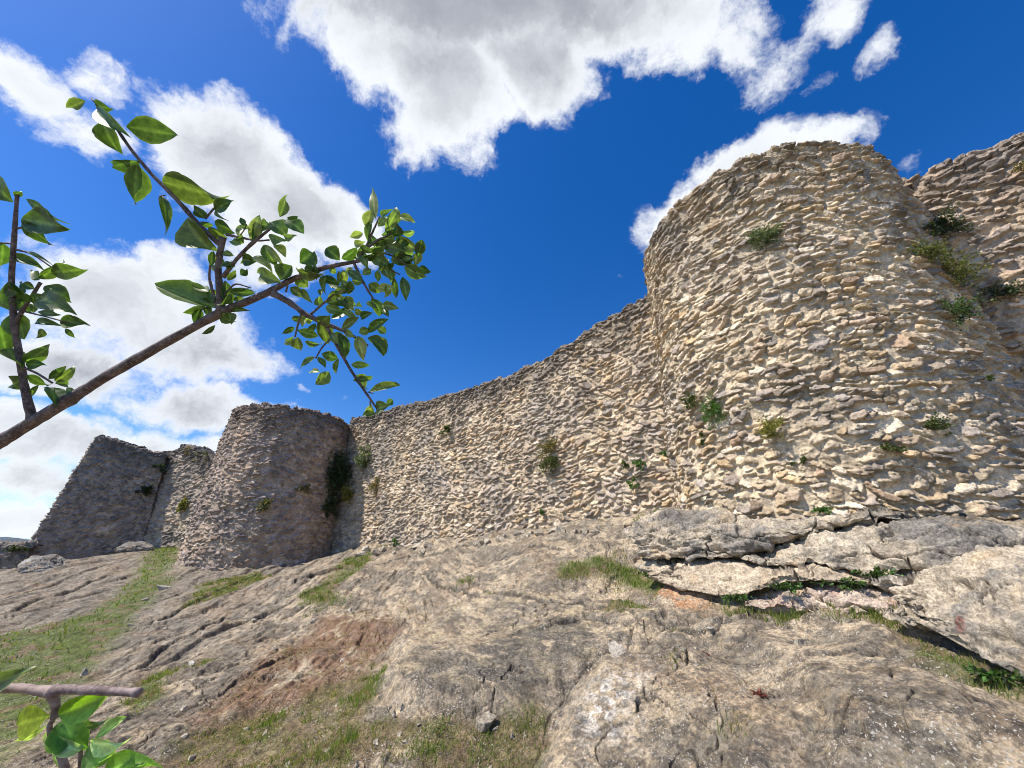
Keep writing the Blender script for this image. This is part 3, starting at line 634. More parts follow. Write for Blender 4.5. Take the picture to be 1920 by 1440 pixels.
loft_slab('rock_ledge', [(1185,1054,6.6),(1290,1055,6.25),(1390,1052,5.95),(1450,1064,5.78),(1530,1058,5.6),(1600,1074,5.5),(1660,1092,5.4)],
          [(1190,1068,6.6),(1250,1094,6.2),(1300,1110,5.85),(1350,1118,5.65),(1400,1113,5.52),(1470,1086,5.4),(1560,1090,5.3),(1620,1094,5.3),(1660,1102,5.3)], .7, 761, bulge=.05, colr=(.50, .405, .29), greyamt=.33, rough=.02, strata=.012,
          label='thin ochre rock ledge beneath the other ledges, above the clump of ground ivy', category='rock ledge')['group'] = G_L
loft_slab('rock_ledge', [(1395,1124,5.6),(1470,1112,5.5),(1560,1102,5.42),(1640,1107,5.35),(1720,1112,5.3),(1775,1120,5.25)],
          [(1400,1145,5.45),(1500,1154,5.3),(1600,1158,5.22),(1700,1158,5.15),(1775,1154,5.1)], .6, 781, bulge=.04, colr=(.53, .42, .33), greyamt=.25, pink=.6,
          label='low pinkish rock ledge behind the row of grass tufts', category='rock ledge')['group'] = G_L
loft_slab('boulder', [(1722,1150,4.6),(1765,1120,4.65),(1800,1082,4.75),(1850,1040,4.85),(1930,1022,4.9),(2080,1040,5.0),(2200,1120,5.0)],
          [(1724,1158,4.55),(1760,1188,4.4),(1810,1218,4.25),(1870,1250,4.15),(1930,1290,4.0),(2080,1330,3.9),(2200,1300,4.0)], .7, 801, bulge=.16, colr=(.50, .42, .31), greyamt=.3, rough=.036, mark=(1797, 1168), tilt=-.05, strata=.008, endround=.3, crackf=.7,
          label='large pale grey boulder with a small red paint mark, beside the ledges', category='boulder')
loft_slab('boulder', [(1638,1092,5.25),(1680,1080,5.25),(1740,1072,5.25),(1830,1082,5.2)], [(1640,1102,5.2),(1690,1104,5.15),(1760,1102,5.1),(1830,1100,5.1)], .4, 811, bulge=.04, n=160, m=70, colr=(.52, .45, .36), greyamt=.3,
          label='narrow flat boulder wedged under the smooth ledge beside the pale boulder', category='boulder')
loft_slab('boulder', [(215,1030,26.5),(240,1021,26.5),(265,1019,26.5),(288,1026,26.5)], [(215,1036,26.3),(240,1037,26.2),(265,1036,26.2),(288,1036,26.3)], .8, 831, bulge=.12, n=120, m=60, colr=(.34, .3, .26), greyamt=.7, strata=.01,
          label='long low boulder at the foot of the dark farthest tower', category='boulder')
loft_slab('boulder', [(30,1062,24),(60,1048,24),(95,1046,24),(120,1055,24)], [(30,1075,23.7),(60,1076,23.4),(95,1076,23.4),(120,1074,23.6)], .9, 841, bulge=.15, n=120, m=60, colr=(.36, .34, .3), greyamt=.6, strata=.01,
          label='pale flat boulder at the left end of the slope below the ruined wall stub', category='boulder')
# loose stones lying on the slope
def loose_stone(x, y, wpx, hpx, seed, label, colr=(.42, .36, .27), name='loose_stone'):
    g = ground_px(x, y); D = math.hypot(*g); pz = float(gz(g[0], g[1])[0]); s = D/FPX
    bm = bmesh.new(); bmesh.ops.create_icosphere(bm, subdivisions=5, radius=1); V = np.array([v.co[:] for v in bm.verts]); F = np.array([[v.index for v in f.verts] for f in bm.faces]); bm.free()
    rg = np.random.default_rng(seed); r = np.full(len(V), 9.)
    for _ in range(13):
        nrm = rg.normal(size=3); nrm /= np.linalg.norm(nrm); d = V@nrm; r = np.minimum(r, np.where(d > .05, rg.uniform(.68, 1.0)/np.maximum(d, .05), 9))
    V = V*r[:, None]; V = V+V*(.07*fbm3(V*2+seed, 4, seed)+.02*fbm3(V*9, 3, seed+3))[:, None]
    V = V*np.array([wpx*s*.5, wpx*s*.42, hpx*s*.62]); c, sn = math.cos(seed), math.sin(seed)
    V = V@np.array([[c, -sn, 0], [sn, c, 0], [0, 0, 1]])+np.array([g[0], g[1], pz+hpx*s*.12])
    col = np.array(colr)*(1+.2*fbm3(V*30, 3, seed))[:, None]
    link(name, mesh_np(name, V, F, M_ledge, col, smooth=False), label=label, category='stone', group='loose stones on the slope')
loose_stone(905, 1362, 28, 16, 5, 'angular pale stone lying on dry grass at the foot of the smooth dark rock')
loose_stone(1745, 1136, 36, 14, 6, 'small whitish flat stone at the left tip of the pale boulder', (.48, .43, .36))
loose_stone(1338, 1206, 10, 7, 8, 'tiny white stone on the slope below the orange rock patch', (.5, .47, .4))
loose_stone(1505, 1232, 14, 7, 9, 'tiny cream stone in the middle of the bare rock below the tufts', (.48, .43, .34))
loose_stone(359, 1247, 9, 5, 10, 'small white stone in the thin grass left of the brown patch', (.5, .46, .4))
loose_stone(308, 1104, 12, 5, 12, 'pale stone lying in the green grass band below the ivy-hung tower', (.42, .38, .32))
loose_stone(1168, 1255, 20, 18, 14, 'round grey knob of stone at the upper edge of the front rock', (.42, .37, .3))

def scatter(kind, label, group, spots, size):
    protos = []
    for q in range(min(4, len(spots))):
        x, y = spots[q]; loose_stone(x, y, size, size*.6, 200+q*7+int(size*10), label, (.44, .38, .29), kind); o = list(C.objects)[-1]; o['group'] = group
        g = ground_px(x, y); me = o.data; co = np.empty(len(me.vertices)*3, np.float32); me.vertices.foreach_get('co', co); co = co.reshape(-1, 3); ctr = co.mean(0); co -= ctr; me.vertices.foreach_set('co', co.ravel()); me.update(); o.location = ctr; protos.append((o, math.hypot(*g)))
    rr = random.Random(9)
    for x, y in spots[4:]:
        g = ground_px(x, y); D = math.hypot(*g); src, D0 = rr.choice(protos); o = src.copy(); C.objects.link(o); k = D/D0*rr.uniform(.5, 1.3)
        o.scale = (k, k, k); o.rotation_euler.z = rr.uniform(0, 6.28); o.location = (g[0], g[1], float(gz(*g)[0])+size*.1*D/FPX)
_q = random.Random(3)
scatter('fallen_stone', 'small fallen stone lying at the foot of the sunlit curtain wall', 'fallen stones along the wall foot', [(x, np.interp(x, [670, 880, 1180], [1038, 1006, 980])+_q.uniform(0, 16)) for x in [_q.uniform(670, 1180) for _ in range(40)]], 13)
scatter('pebble', 'small pale pebble scattered on the bare lower slope', 'pebbles on the lower slope', [(_q.uniform(330, 1000), _q.uniform(1320, 1435)) for _ in range(26)]+[(_q.uniform(1200, 1800), _q.uniform(1190, 1420)) for _ in range(22)]+[(_q.uniform(150, 700), _q.uniform(1110, 1320)) for _ in range(20)], 7)

# ------------------------------------------------------------------ grass
def blades(P, hgt, wid, colr, lean=.5, bend=.5):
    n = len(P); a = RNG.uniform(0, 2*math.pi, n); la = RNG.uniform(0, 2*math.pi, n); ln = RNG.uniform(.1, 1, n)*lean
    wv = np.stack([np.cos(a), np.sin(a), 0*a], -1)*wid[:, None]*.5
    L = np.stack([np.cos(la)*ln, np.sin(la)*ln, 0*ln], -1)*hgt[:, None]
    z = np.zeros((n, 3)); z[:, 2] = hgt
    p0 = P-wv; p1 = P+wv; m = P+z*.55+L*.35; p2 = m-wv*.75; p3 = m+wv*.75; tip = P+z*(1-bend*ln[:, None]*.4)+L
    V = np.stack([p0, p1, p3, p2, tip], 1).reshape(-1, 3); b = np.arange(n)*5
    F = np.vstack([np.stack([b, b+1, b+2], -1), np.stack([b, b+2, b+3], -1), np.stack([b+3, b+2, b+4], -1)])
    return V, F, np.repeat(colr, 5, 0)
GREEN = np.array([(.09,.15,.02),(.13,.19,.03),(.17,.21,.04),(.2,.21,.05)]); STRAW = np.array([(.42,.33,.18),(.33,.24,.13),(.28,.2,.1),(.22,.2,.08)])
AV, AF, AC = [], [], []; nbase = 0
def grass_in(poly, n, h0, h1, green, wk=1., clump=.35, lean=.7, seed=1):
    global nbase
    P = POLY[poly] if isinstance(poly, str) else poly
    lo = P.min(0)-.1; hi = P.max(0)+.1; pts = RNG.uniform(lo, hi, (int(n*3), 2))
    wx = pts[:, 0]+.2*fbm2(pts[:, 0]*.8, pts[:, 1]*.8, 3, 301); wy = pts[:, 1]+.2*fbm2(pts[:, 0]*.8, pts[:, 1]*.8, 3, 311)
    d = sdf(wx, wy, P); nz = fbm2(pts[:, 0]*5, pts[:, 1]*5, 3, 900+seed)+.7*fbm2(pts[:, 0]*1.3, pts[:, 1]*1.3, 2, 910+seed)
    k = (d > RNG.uniform(-.05, .12, len(d))) & (nz > RNG.uniform(-1, 1, len(d))*.5+clump-.35); pts = pts[k][:n]; nz = nz[k][:n]; m = len(pts)
    if m == 0: return
    z = gz(pts[:, 0], pts[:, 1]); D = np.hypot(pts[:, 0], pts[:, 1])
    lush = sst(-.2, .6, nz); hg = (h0+(h1-h0)*RNG.uniform(0, 1, m)**1.5)*(.55+.6*lush)
    wd = np.maximum(.003, D*.0011)*RNG.uniform(.7, 1.5, m)*wk
    isg = RNG.uniform(0, 1, m) < green*(.5+.9*lush)
    c = np.where(isg[:, None], GREEN[RNG.integers(0, 4, m)], STRAW[RNG.integers(0, 4, m)])*RNG.uniform(.7, 1.3, (m, 1))
    V, F, CC = blades(np.stack([pts[:, 0], pts[:, 1], z-.005], -1), hg, wd, c, lean)
    AV.append(V); AF.append(F+nbase); AC.append(CC); nbase += len(V)
grass_in('fgrass', 26000, .01, .04, .28, clump=.2, seed=1, lean=1.4)
grass_in('fgrass', 6000, .03, .08, .85, clump=1.1, seed=2)
grass_in('left', 60000, .04, .13, .8, clump=.25, seed=3, lean=.9, wk=1.3)
grass_in('g2', 5000, .03, .08, .5, seed=4); grass_in('g3', 5000, .03, .1, .65, seed=5)
grass_in('g5', 4000, .03, .09, .85, seed=6, clump=.1); grass_in('g6', 7000, .03, .12, .7, seed=7, clump=.1)
grass_in('g7', 1800, .015, .05, .4, seed=8); grass_in('g8', 3000, .02, .06, .35, seed=9); grass_in('g9', 3000, .02, .07, .55, seed=10)
grass_in('soil', 5000, .01, .035, .1, seed=11, lean=1.3)
def tuft(x, y, wpx, n, h, green=.9):
    g = ground_px(x, y); D = math.hypot(*g); r = wpx*D/FPX*.5; a = np.linspace(0, 2*math.pi, 12, endpoint=False)
    grass_in(np.stack([g[0]+r*np.cos(a), g[1]+r*np.sin(a)*1.2], -1), n, h*.5, h, green, clump=-.8, seed=int(x) % 50)
for t_ in [(1440,1150,90,900,.16),(1580,1160,70,700,.15),(1670,1160,60,600,.16),(1490,1156,60,400,.14),(1712,1178,40,400,.16),(1740,1112,36,250,.2),(1258,1296,40,300,.10),(1395,1436,46,300,.08,.5),
        (1160,1080,70,500,.12),(1080,1068,50,400,.12),(1240,1110,30,250,.13),(690,1300,50,700,.12),(500,1360,60,500,.08),(820,1400,70,500,.08),(930,1415,90,700,.09),(985,1375,40,250,.1),
        (560,1410,60,500,.1),(640,1390,70,600,.1),(600,1120,50,400,.1),(870,1100,24,200,.1),(910,1122,16,150,.1),(620,1140,60,350,.08),(1215,975,40,200,.08),(1350,965,40,250,.07),(1540,960,50,300,.06),(1740,962,60,300,.07),(1850,966,60,300,.08),
        (1000,1105,20,100,.08),(720,1026,26,120,.08),(760,1018,40,160,.07),(810,1008,26,120,.08),(850,1000,36,160,.07),(905,990,26,140,.08),(960,984,40,160,.06),(1040,976,40,160,.06),(1090,972,26,120,.07),(1130,970,30,120,.06),(480,1064,30,120,.08,.5),(380,1060,30,120,.08,.5),(1420,978,40,160,.05),(1620,975,30,120,.05),(760,1150,20,80,.06,.4),(1260,1210,22,80,.06,.4),(1560,1300,26,90,.05,.4),(1380,1330,24,90,.05,.3),(690,1040,30,200,.1),(1900,1285,60,400,.08),(1830,1252,50,300,.07)]: tuft(*t_)
link('grass', mesh_np('grass', np.vstack(AV), np.vstack(AF), M_grass, np.vstack(AC), smooth=False), kind='stuff', label='short green and straw grass in patches between the rocks', category='grass')

# ------------------------------------------------------------------ plants rooted in the walls and ledges
def foliage(center, nrm, rw, rh, rd, n, lsize, cols, seed, droop=.3, spiky=0., twigs=14):
    """leaf clumps grown from a root point: many small pointed leaves round short stems"""
    rg = np.random.default_rng(seed); nrm = np.array([nrm[0], nrm[1], 0.]); nrm /= np.linalg.norm(nrm)
    side = np.array([-nrm[1], nrm[0], 0]); up = np.array([0, 0, 1.])
    ns = max(5, n//26); tipsl = []
    for i in range(ns):
        v = rg.normal(size=3); v /= np.linalg.norm(v); q = rg.uniform(.25, 1)**.6*(1+.25*rg.normal())
        tipsl.append(side*v[0]*rw*q+up*v[1]*rh*q+nrm*abs(v[2])*rd*q)
    tipsl = np.array(tipsl); k = rg.integers(0, ns, n); w = rg.uniform(.45, 1.05, n)
    pos = center+tipsl[k]*w[:, None]+rg.normal(size=(n, 3))*np.array([rw, rw, rh])*.10
    dirv = tipsl[k]/(np.linalg.norm(tipsl[k], axis=1)[:, None]+1e-6)+rg.normal(size=(n, 3))*(.8-spiky*.5)+nrm*.3-up*droop*.3; dirv /= np.linalg.norm(dirv, axis=1)[:, None]
    s = np.cross(dirv, rg.normal(size=(n, 3))); s /= np.linalg.norm(s, axis=1)[:, None]
    L = lsize*rg.uniform(.6, 1.4, n)[:, None]; wd = L*(.28-.16*spiky)
    nn = np.cross(dirv, s)
    V = np.stack([pos, pos+dirv*L*.45+s*wd+nn*L*.08, pos+dirv*L, pos+dirv*L*.45-s*wd+nn*L*.08], 1).reshape(-1, 3)
    b = np.arange(n)*4; F = np.vstack([np.stack([b, b+1, b+2], -1), np.stack([b, b+2, b+3], -1)])
    cl = np.array(cols); c = cl[rg.integers(0, len(cl), n)]*rg.uniform(.65, 1.35, (n, 1)); Cc = np.repeat(c, 4, 0)
    # stems
    sv, sf, scc = [], [], []; nb = len(V)
    for t in tipsl[:twigs]:
        r0 = max(.0025, lsize*.06); a = np.cross(t, nrm); a = a/(np.linalg.norm(a)+1e-6)*r0; b2 = np.cross(t, a); b2 = b2/(np.linalg.norm(b2)+1e-6)*r0; c0 = center-nrm*.03
        sv += [c0+a, c0-a*.5+b2, c0-a*.5-b2, center+t]; m = nb+len(sv)-4; sf += [(m, m+1, m+3), (m+1, m+2, m+3), (m+2, m, m+3)]; scc += [(.2, .15, .1)]*4
    return np.vstack([V, sv]), np.vstack([F, sf]), np.vstack([Cc, scc])
OLV = [(.075,.10,.025),(.11,.13,.035),(.05,.075,.02)]; SILV = [(.13,.16,.08),(.08,.11,.045),(.18,.2,.12)]; YG = [(.2,.2,.03),(.14,.15,.03),(.26,.22,.04)]; DK = [(.022,.038,.012),(.04,.06,.018),(.06,.085,.02)]; DRY = [(.3,.22,.11),(.2,.15,.07),(.13,.13,.05)]; BARE = [(.36,.32,.27),(.28,.24,.2)]
FRESH = [(.08,.17,.03),(.11,.2,.04),(.05,.11,.02)]
def plant(w, x, y, wpx, hpx, cols, n, label, name='wall_shrub', cat='plant', droop=.3, spiky=0., seed=None, ls=None, group='plants rooted in the masonry'):
    if w is None:
        g = ground_px(x, y); p = np.array([g[0], g[1], float(gz(*g)[0])]); nm = -p
    else: p, nm = pick_wall(w, x, y)
    D = p@FW; s = D/FPX; lsz = ls or max(.03, 4.0*s); wpx *= 1.25; hpx *= 1.25; n = int(n*1.7)
    V, F, c = foliage(np.array(p)+np.array([0, 0, .0]), nm, wpx*s*.5, hpx*s*.5, min(wpx, hpx)*s*.5+.05, n, lsz, cols, seed or int(x*7+y), droop, spiky)
    link(name, mesh_np(name, V, F, M_shrub, c, smooth=False), label=label, category=cat, group=group)
plant(0,1432,448,58,44,SILV,900,'silvery green bush growing high on the left half of the large tower')
plant(0,1302,750,28,28,OLV,300,'small green bush at the left edge of the large tower, beside a fresher one')
plant(0,1340,772,42,46,FRESH,600,'fresh green bush low on the large tower, below a dry grey tuft')
plant(0,1333,742,28,22,BARE,120,'dry grey twiggy tuft just above the fresh green bush',spiky=1.,cat='dry plant')
plant(0,1450,805,46,42,YG,500,'yellow green bush low on the large tower')
plant(0,1745,798,46,26,OLV,300,'flat dark green bush low on the right half of the large tower')
plant(0,1675,838,36,16,OLV,160,'small flat green tuft on the large tower, lower left of a darker bush')
plant(0,1728,476,60,36,OLV+YG,620,'olive bush on the upper right of the large tower, start of the green streak',droop=.8)
plant(0,1780,512,66,74,YG+OLV,900,'biggest yellow green shrub hanging from the right flank of the large tower',droop=1.)
plant(0,1790,586,50,50,FRESH+DK,420,'round green shrub below the biggest shrub on the tower flank',droop=.6)
plant(0,1745,436,36,22,DK,220,'dark tuft above the green streak on the right flank of the tower')
plant(3,1772,428,52,62,DK,700,'dark shrub in the angle between the large tower and the right curtain wall')
plant(3,1870,548,66,38,DK,500,'wide dark shrub on the shaded right curtain wall')
plant(3,1912,318,26,22,DRY,120,'dry ochre tuft near the top of the right curtain wall',cat='dry plant')
plant(0,1846,710,16,14,OLV,80,'tiny green tuft on the right flank of the large tower')
plant(0,1316,820,20,22,OLV,120,'tiny green tuft on the large tower under the pair of bushes')
plant(0,1500,863,22,12,OLV,90,'tiny green sprig right below the yellow green bush')
plant(0,1618,580,34,18,BARE,90,'dry pale tuft in the middle of the large tower',spiky=1.,cat='dry plant')
plant(0,1548,958,40,10,FRESH,160,'low green fringe at the foot of the large tower')
plant(2,688,858,28,44,SILV,420,'upright grey green bush on the curtain wall beside the ivy-hung tower',droop=.9)
plant(2,1030,842,44,36,DRY,420,'brownish upper half of plant, withered bush in the middle of the curtain wall',cat='dry plant')
plant(2,1032,866,40,40,OLV,450,'green bush right under the withered one in the middle of the curtain wall',droop=1.)
plant(2,840,803,20,18,OLV,130,'small tuft high on the curtain wall, left of the withered bush')
plant(2,706,908,26,24,DRY,150,'dry brown tuft on the curtain wall under the grey green bush',cat='dry plant')
plant(2,1174,866,15,15,OLV,100,'tiny green tuft on the curtain wall, left one of the close pair')
plant(2,1200,870,18,17,FRESH,130,'tiny green tuft on the curtain wall, right one of the close pair')
plant(2,1242,850,12,11,FRESH,60,'tiny tuft where the curtain wall meets the large tower')
plant(2,1184,910,18,17,FRESH,120,'bright green tuft on the curtain wall below the close pair')
plant(2,1013,958,18,8,FRESH,70,'low green sprigs at the foot of the curtain wall')
plant(2,742,1013,12,9,FRESH,60,'tiny green tuft at the left foot of the curtain wall')
plant(2,655,926,32,32,YG,260,'yellow green plant in the corner beside the dark ivy')
plant(1,630,888,40,84,DK,1500,'dark ivy hanging in the corner of the middle round tower',name='ivy',droop=1.2)
plant(1,618,948,30,40,DK,420,'lower trailing end of the dark ivy on the middle round tower',name='ivy',droop=1.2)
plant(1,503,950,28,24,DK+DRY,220,'dark tuft low on the face of the middle round tower')
plant(1,568,915,32,16,DRY,150,'brownish dry plant right of the dark tuft on the middle round tower',cat='dry plant')
plant(5,300,880,14,16,DK,90,'dark tuft high in the corner of the farthest tower')
plant(5,277,920,28,14,DK,150,'dark flat bush halfway down the farthest tower')
plant(4,346,946,16,30,YG,200,'yellow green hanging plant on the short crumbling wall',droop=1.)
def top_plant(w, x, y, wpx, hpx, cols, n, label, spiky=1.):
    plant(w, x, y+6, wpx, hpx, cols, n, label, cat='dry plant', spiky=spiky, name='dry_shrub')
top_plant(4,386,846,34,22,DK+DRY,160,'bare twiggy shrub growing on top of the short crumbling wall')
top_plant(4,352,836,16,10,DRY,60,'small dry tuft on top of the short crumbling wall')
plant(6,45,1026,34,14,DK,160,'dark bush on top of the ruined wall stub at the far left')
for (x, y, wp, hp, n, lb) in [(1225,1078,60,14,260,'row of small green plants in the shaded hollow left of the ochre ledge'),(1375,1118,60,12,260,'dark green leafy plants under the left end of the ochre ledge'),(1480,1100,70,14,320,'leafy plants in the dark gap above the pinkish ledge'),
        (1590,1092,70,22,420,'clump of ground ivy under the broad cracked ledge'),(1650,1078,70,26,420,'leafy clump climbing the gap below the smooth ledge end'),(1720,1092,60,24,260,'leafy sprigs left of the pale boulder'),(1870,1262,90,16,340,'dark leafy plants in the crevice under the pale boulder')]:
    p = at(x, y, 5.35 if x < 1800 and x > 1300 else (6.5 if x < 1300 else 4.1)); s = (p@FW)/FPX
    V, F, c = foliage(p, -p, wp*s*.5, hp*s*.5, .08, n, .035, FRESH+DK, int(x), .3, 0)
    link('ledge_plant', mesh_np('ledge_plant', V, F, M_shrub, c, smooth=False), label=lb, category='plant', group='leafy plants in the ledge gaps')
for (x, y, wp) in [(1320,1246,26),(1432,1330,40)]:
    g = ground_px(x, y); p = np.array([g[0], g[1], float(gz(*g)[0])]); s = (p@FW)/FPX
    V, F, c = foliage(p, -p, wp*s*.5, .02, .05, 200, .018, [(.25,.07,.06),(.3,.12,.09),(.18,.07,.05)], int(x), 0, 0)
    link('stonecrop', mesh_np('stonecrop', V, F, M_shrub, c, smooth=False), label='reddish stonecrop patch on bare rock, '+('small upper one' if x == 1320 else 'larger lower one'), category='plant', group='reddish stonecrop patches')

# ------------------------------------------------------------------ foreground branches
def tube(pts, rad, depth, sides=10, wob=.04, seed=0, sub=7):
    P = np.array([atz(p[0], p[1], p[2] if len(p) > 2 else depth) for p in pts]); R = np.array(rad, float)*depth/FPX
    n = (len(P)-1)*sub+1; t0 = np.arange(len(P)); t = np.linspace(0, len(P)-1, n)
    Q = np.stack([np.interp(t, t0, P[:, k]) for k in range(3)], -1); r = np.interp(t, t0, R)
    for _ in range(4): Q[1:-1] = (Q[:-2]+2*Q[1:-1]+Q[2:])/4
    rg = np.random.default_rng(seed); tg = np.gradient(Q, axis=0); tg /= np.linalg.norm(tg, axis=1)[:, None]
    a = np.cross(tg, FW); a /= np.linalg.norm(a, axis=1)[:, None]; b = np.cross(tg, a)
    nod = 1+.10*perlin2(t*2.3, t*0+seed, seed)+.22*np.clip(np.cos(t*2.1+seed)-.93, 0, 1)/.07
    th = np.linspace(0, 2*math.pi, sides, endpoint=False); V = []
    for k, q in enumerate(th):
        V.append(Q+(a*math.cos(q)+b*math.sin(q))*(r*nod*(1+wob*rg.normal(size=n)))[:, None])
    V = np.stack(V, 1).reshape(-1, 3); F = grid_faces(sides, n, True)
    V = np.vstack([V, Q[:1], Q[-1:]]); c0 = len(V)-2; i = np.arange(sides); j = (i+1) % sides
    T = np.vstack([F[:, [0, 1, 2]], F[:, [0, 2, 3]], np.stack([j, i, np.full(sides, c0)], -1), np.stack([(n-1)*sides+i, (n-1)*sides+j, np.full(sides, c0+1)], -1)])
    return V, T
def stem(name, parent, chains, depth, **k):
    for i, (pts, rad) in enumerate(chains):
        v, f = tube(pts, rad, depth, seed=i, **k); link(name, mesh_np(name, v, f, M_bark if depth > .5 else M_pale_bark), parent)
def leaf_mesh(bx, by, tx, ty, w, depth, seed, tone=None):
    """one leaf from its stalk pixel to its tip pixel; w is its width in pixels"""
    rg = np.random.default_rng(seed); dz = rg.uniform(-.03, .03)*depth
    A = atz(bx, by, depth+rg.uniform(-.004, .004)); B = atz(tx, ty, depth+dz); L = np.linalg.norm(B-A); ax = (B-A)/L
    view = -(A+B)/2; view /= np.linalg.norm(view)
    s = np.cross(ax, view); s /= np.linalg.norm(s); roll = rg.uniform(-.75, .75); nrm = np.cross(s, ax)
    W = w*depth/FPX*.55
    s2 = s*math.cos(roll)+nrm*math.sin(roll); n2 = np.cross(s2, ax)
    nu, nv = 19, 9; u = np.linspace(0, 1, nu); v = np.linspace(-1, 1, nv)
    sk = rg.uniform(.4, .52); prof = np.sin(math.pi*u**(math.log(.5)/math.log(sk)))**.88; prof[0] = .04; prof[-1] = .0
    teeth = 1+.07*np.abs(np.sin(u*math.pi*rg.integers(3, 6)))**.4*(u > .12)
    bend = rg.uniform(-.1, .32)*L; fold = rg.uniform(.05, .75); curl = rg.uniform(-.22, .22)*L
    V = []; Cc = []; base = np.array([(.055,.095,.022),(.07,.115,.028),(.045,.085,.02),(.10,.135,.035)][rg.integers(0, 4)])*rg.uniform(.8, 1.2)*(np.array([2.3, 2.0, 2.9]) if (bx > 430 and rg.uniform() < .5) else 1.2) if tone is None else np.array(tone)
    for i in range(nu):
        for j in range(nv):
            y = v[j]*W*prof[i]*teeth[i]; z = fold*abs(y)*(.4+.6*abs(v[j]))-bend*4*u[i]*(1-u[i])*-.5+curl*u[i]**2*v[j]+.02*W*math.sin(u[i]*25)*abs(v[j])
            V.append(A+ax*L*u[i]+s2*y+n2*z)
            e = abs(v[j]); c = base*(1+.05*math.sin(u[i]*40-e*12))
            if j == nv//2: c = c*1.5+np.array([.05, .06, .02])
            if e > .95: c = c*1.25+np.array([.05, .05, .01])
            Cc.append(c)
    return np.array(V), grid_faces(nv, nu), np.array(Cc)
Z1 = [(910,335,1280,400,150),(615,150,500,200,60),(690,190,805,205,75),(700,210,905,395,85),(720,240,850,350,35),(745,300,855,520,115),(1000,580,810,620,115),(985,610,970,895,150),(1170,735,1595,845,190),(1480,1000,1395,920,70),
 (1345,1000,1515,1225,175),(1160,830,1190,1115,65),(1550,945,1685,870,85),(1545,1020,1690,1100,85),(1500,1060,1635,1140,80),(1545,950,1620,1000,30),(1440,1020,1540,1050,45),(1760,1050,1735,990,35),(1815,1170,1870,970,70),
 (95,880,-40,715,150),(190,855,435,1010,62),(155,1000,455,1050,170),(165,1020,380,1190,90),(100,830,155,800,40),(20,1170,0,1350,95),(200,1240,380,1335,28),(70,1245,305,1365,72),(280,1430,465,1305,72),(370,1385,615,1365,100),(285,1440,235,1370,60)]
Z3 = [(60,110,200,330,130),(130,190,45,150,85),(100,330,-30,200,190),(250,160,165,115,52),(320,140,510,250,90),(290,210,530,340,130),(240,190,300,290,80),(110,330,175,525,130),(270,325,420,340,42),(260,400,460,435,52),(435,385,615,420,88),
 (310,450,255,515,50),(470,445,545,515,32),(0,420,45,620,100),(50,590,150,720,100),(170,690,355,575,82),(185,700,320,710,65),(195,790,85,850,95),(200,780,355,855,72),(350,810,480,715,45),(395,825,540,725,58),(395,840,490,850,65),(360,870,400,1005,100),
 (480,870,535,930,45),(280,850,230,935,32),(1560,300,1115,125,175),(1500,180,1400,130,70),(1620,100,1660,290,70),(1480,290,1350,340,50),(1440,300,1400,415,62),(1460,300,1530,340,60),(1650,330,1660,405,70),(1660,320,1785,310,32),(1690,150,1800,150,32),
 (1650,180,1840,190,50),(1680,240,1760,230,45),(1550,420,1450,485,40),(1600,20,1510,0,40),(1730,60,1770,20,50),(1640,100,1700,40,40)]
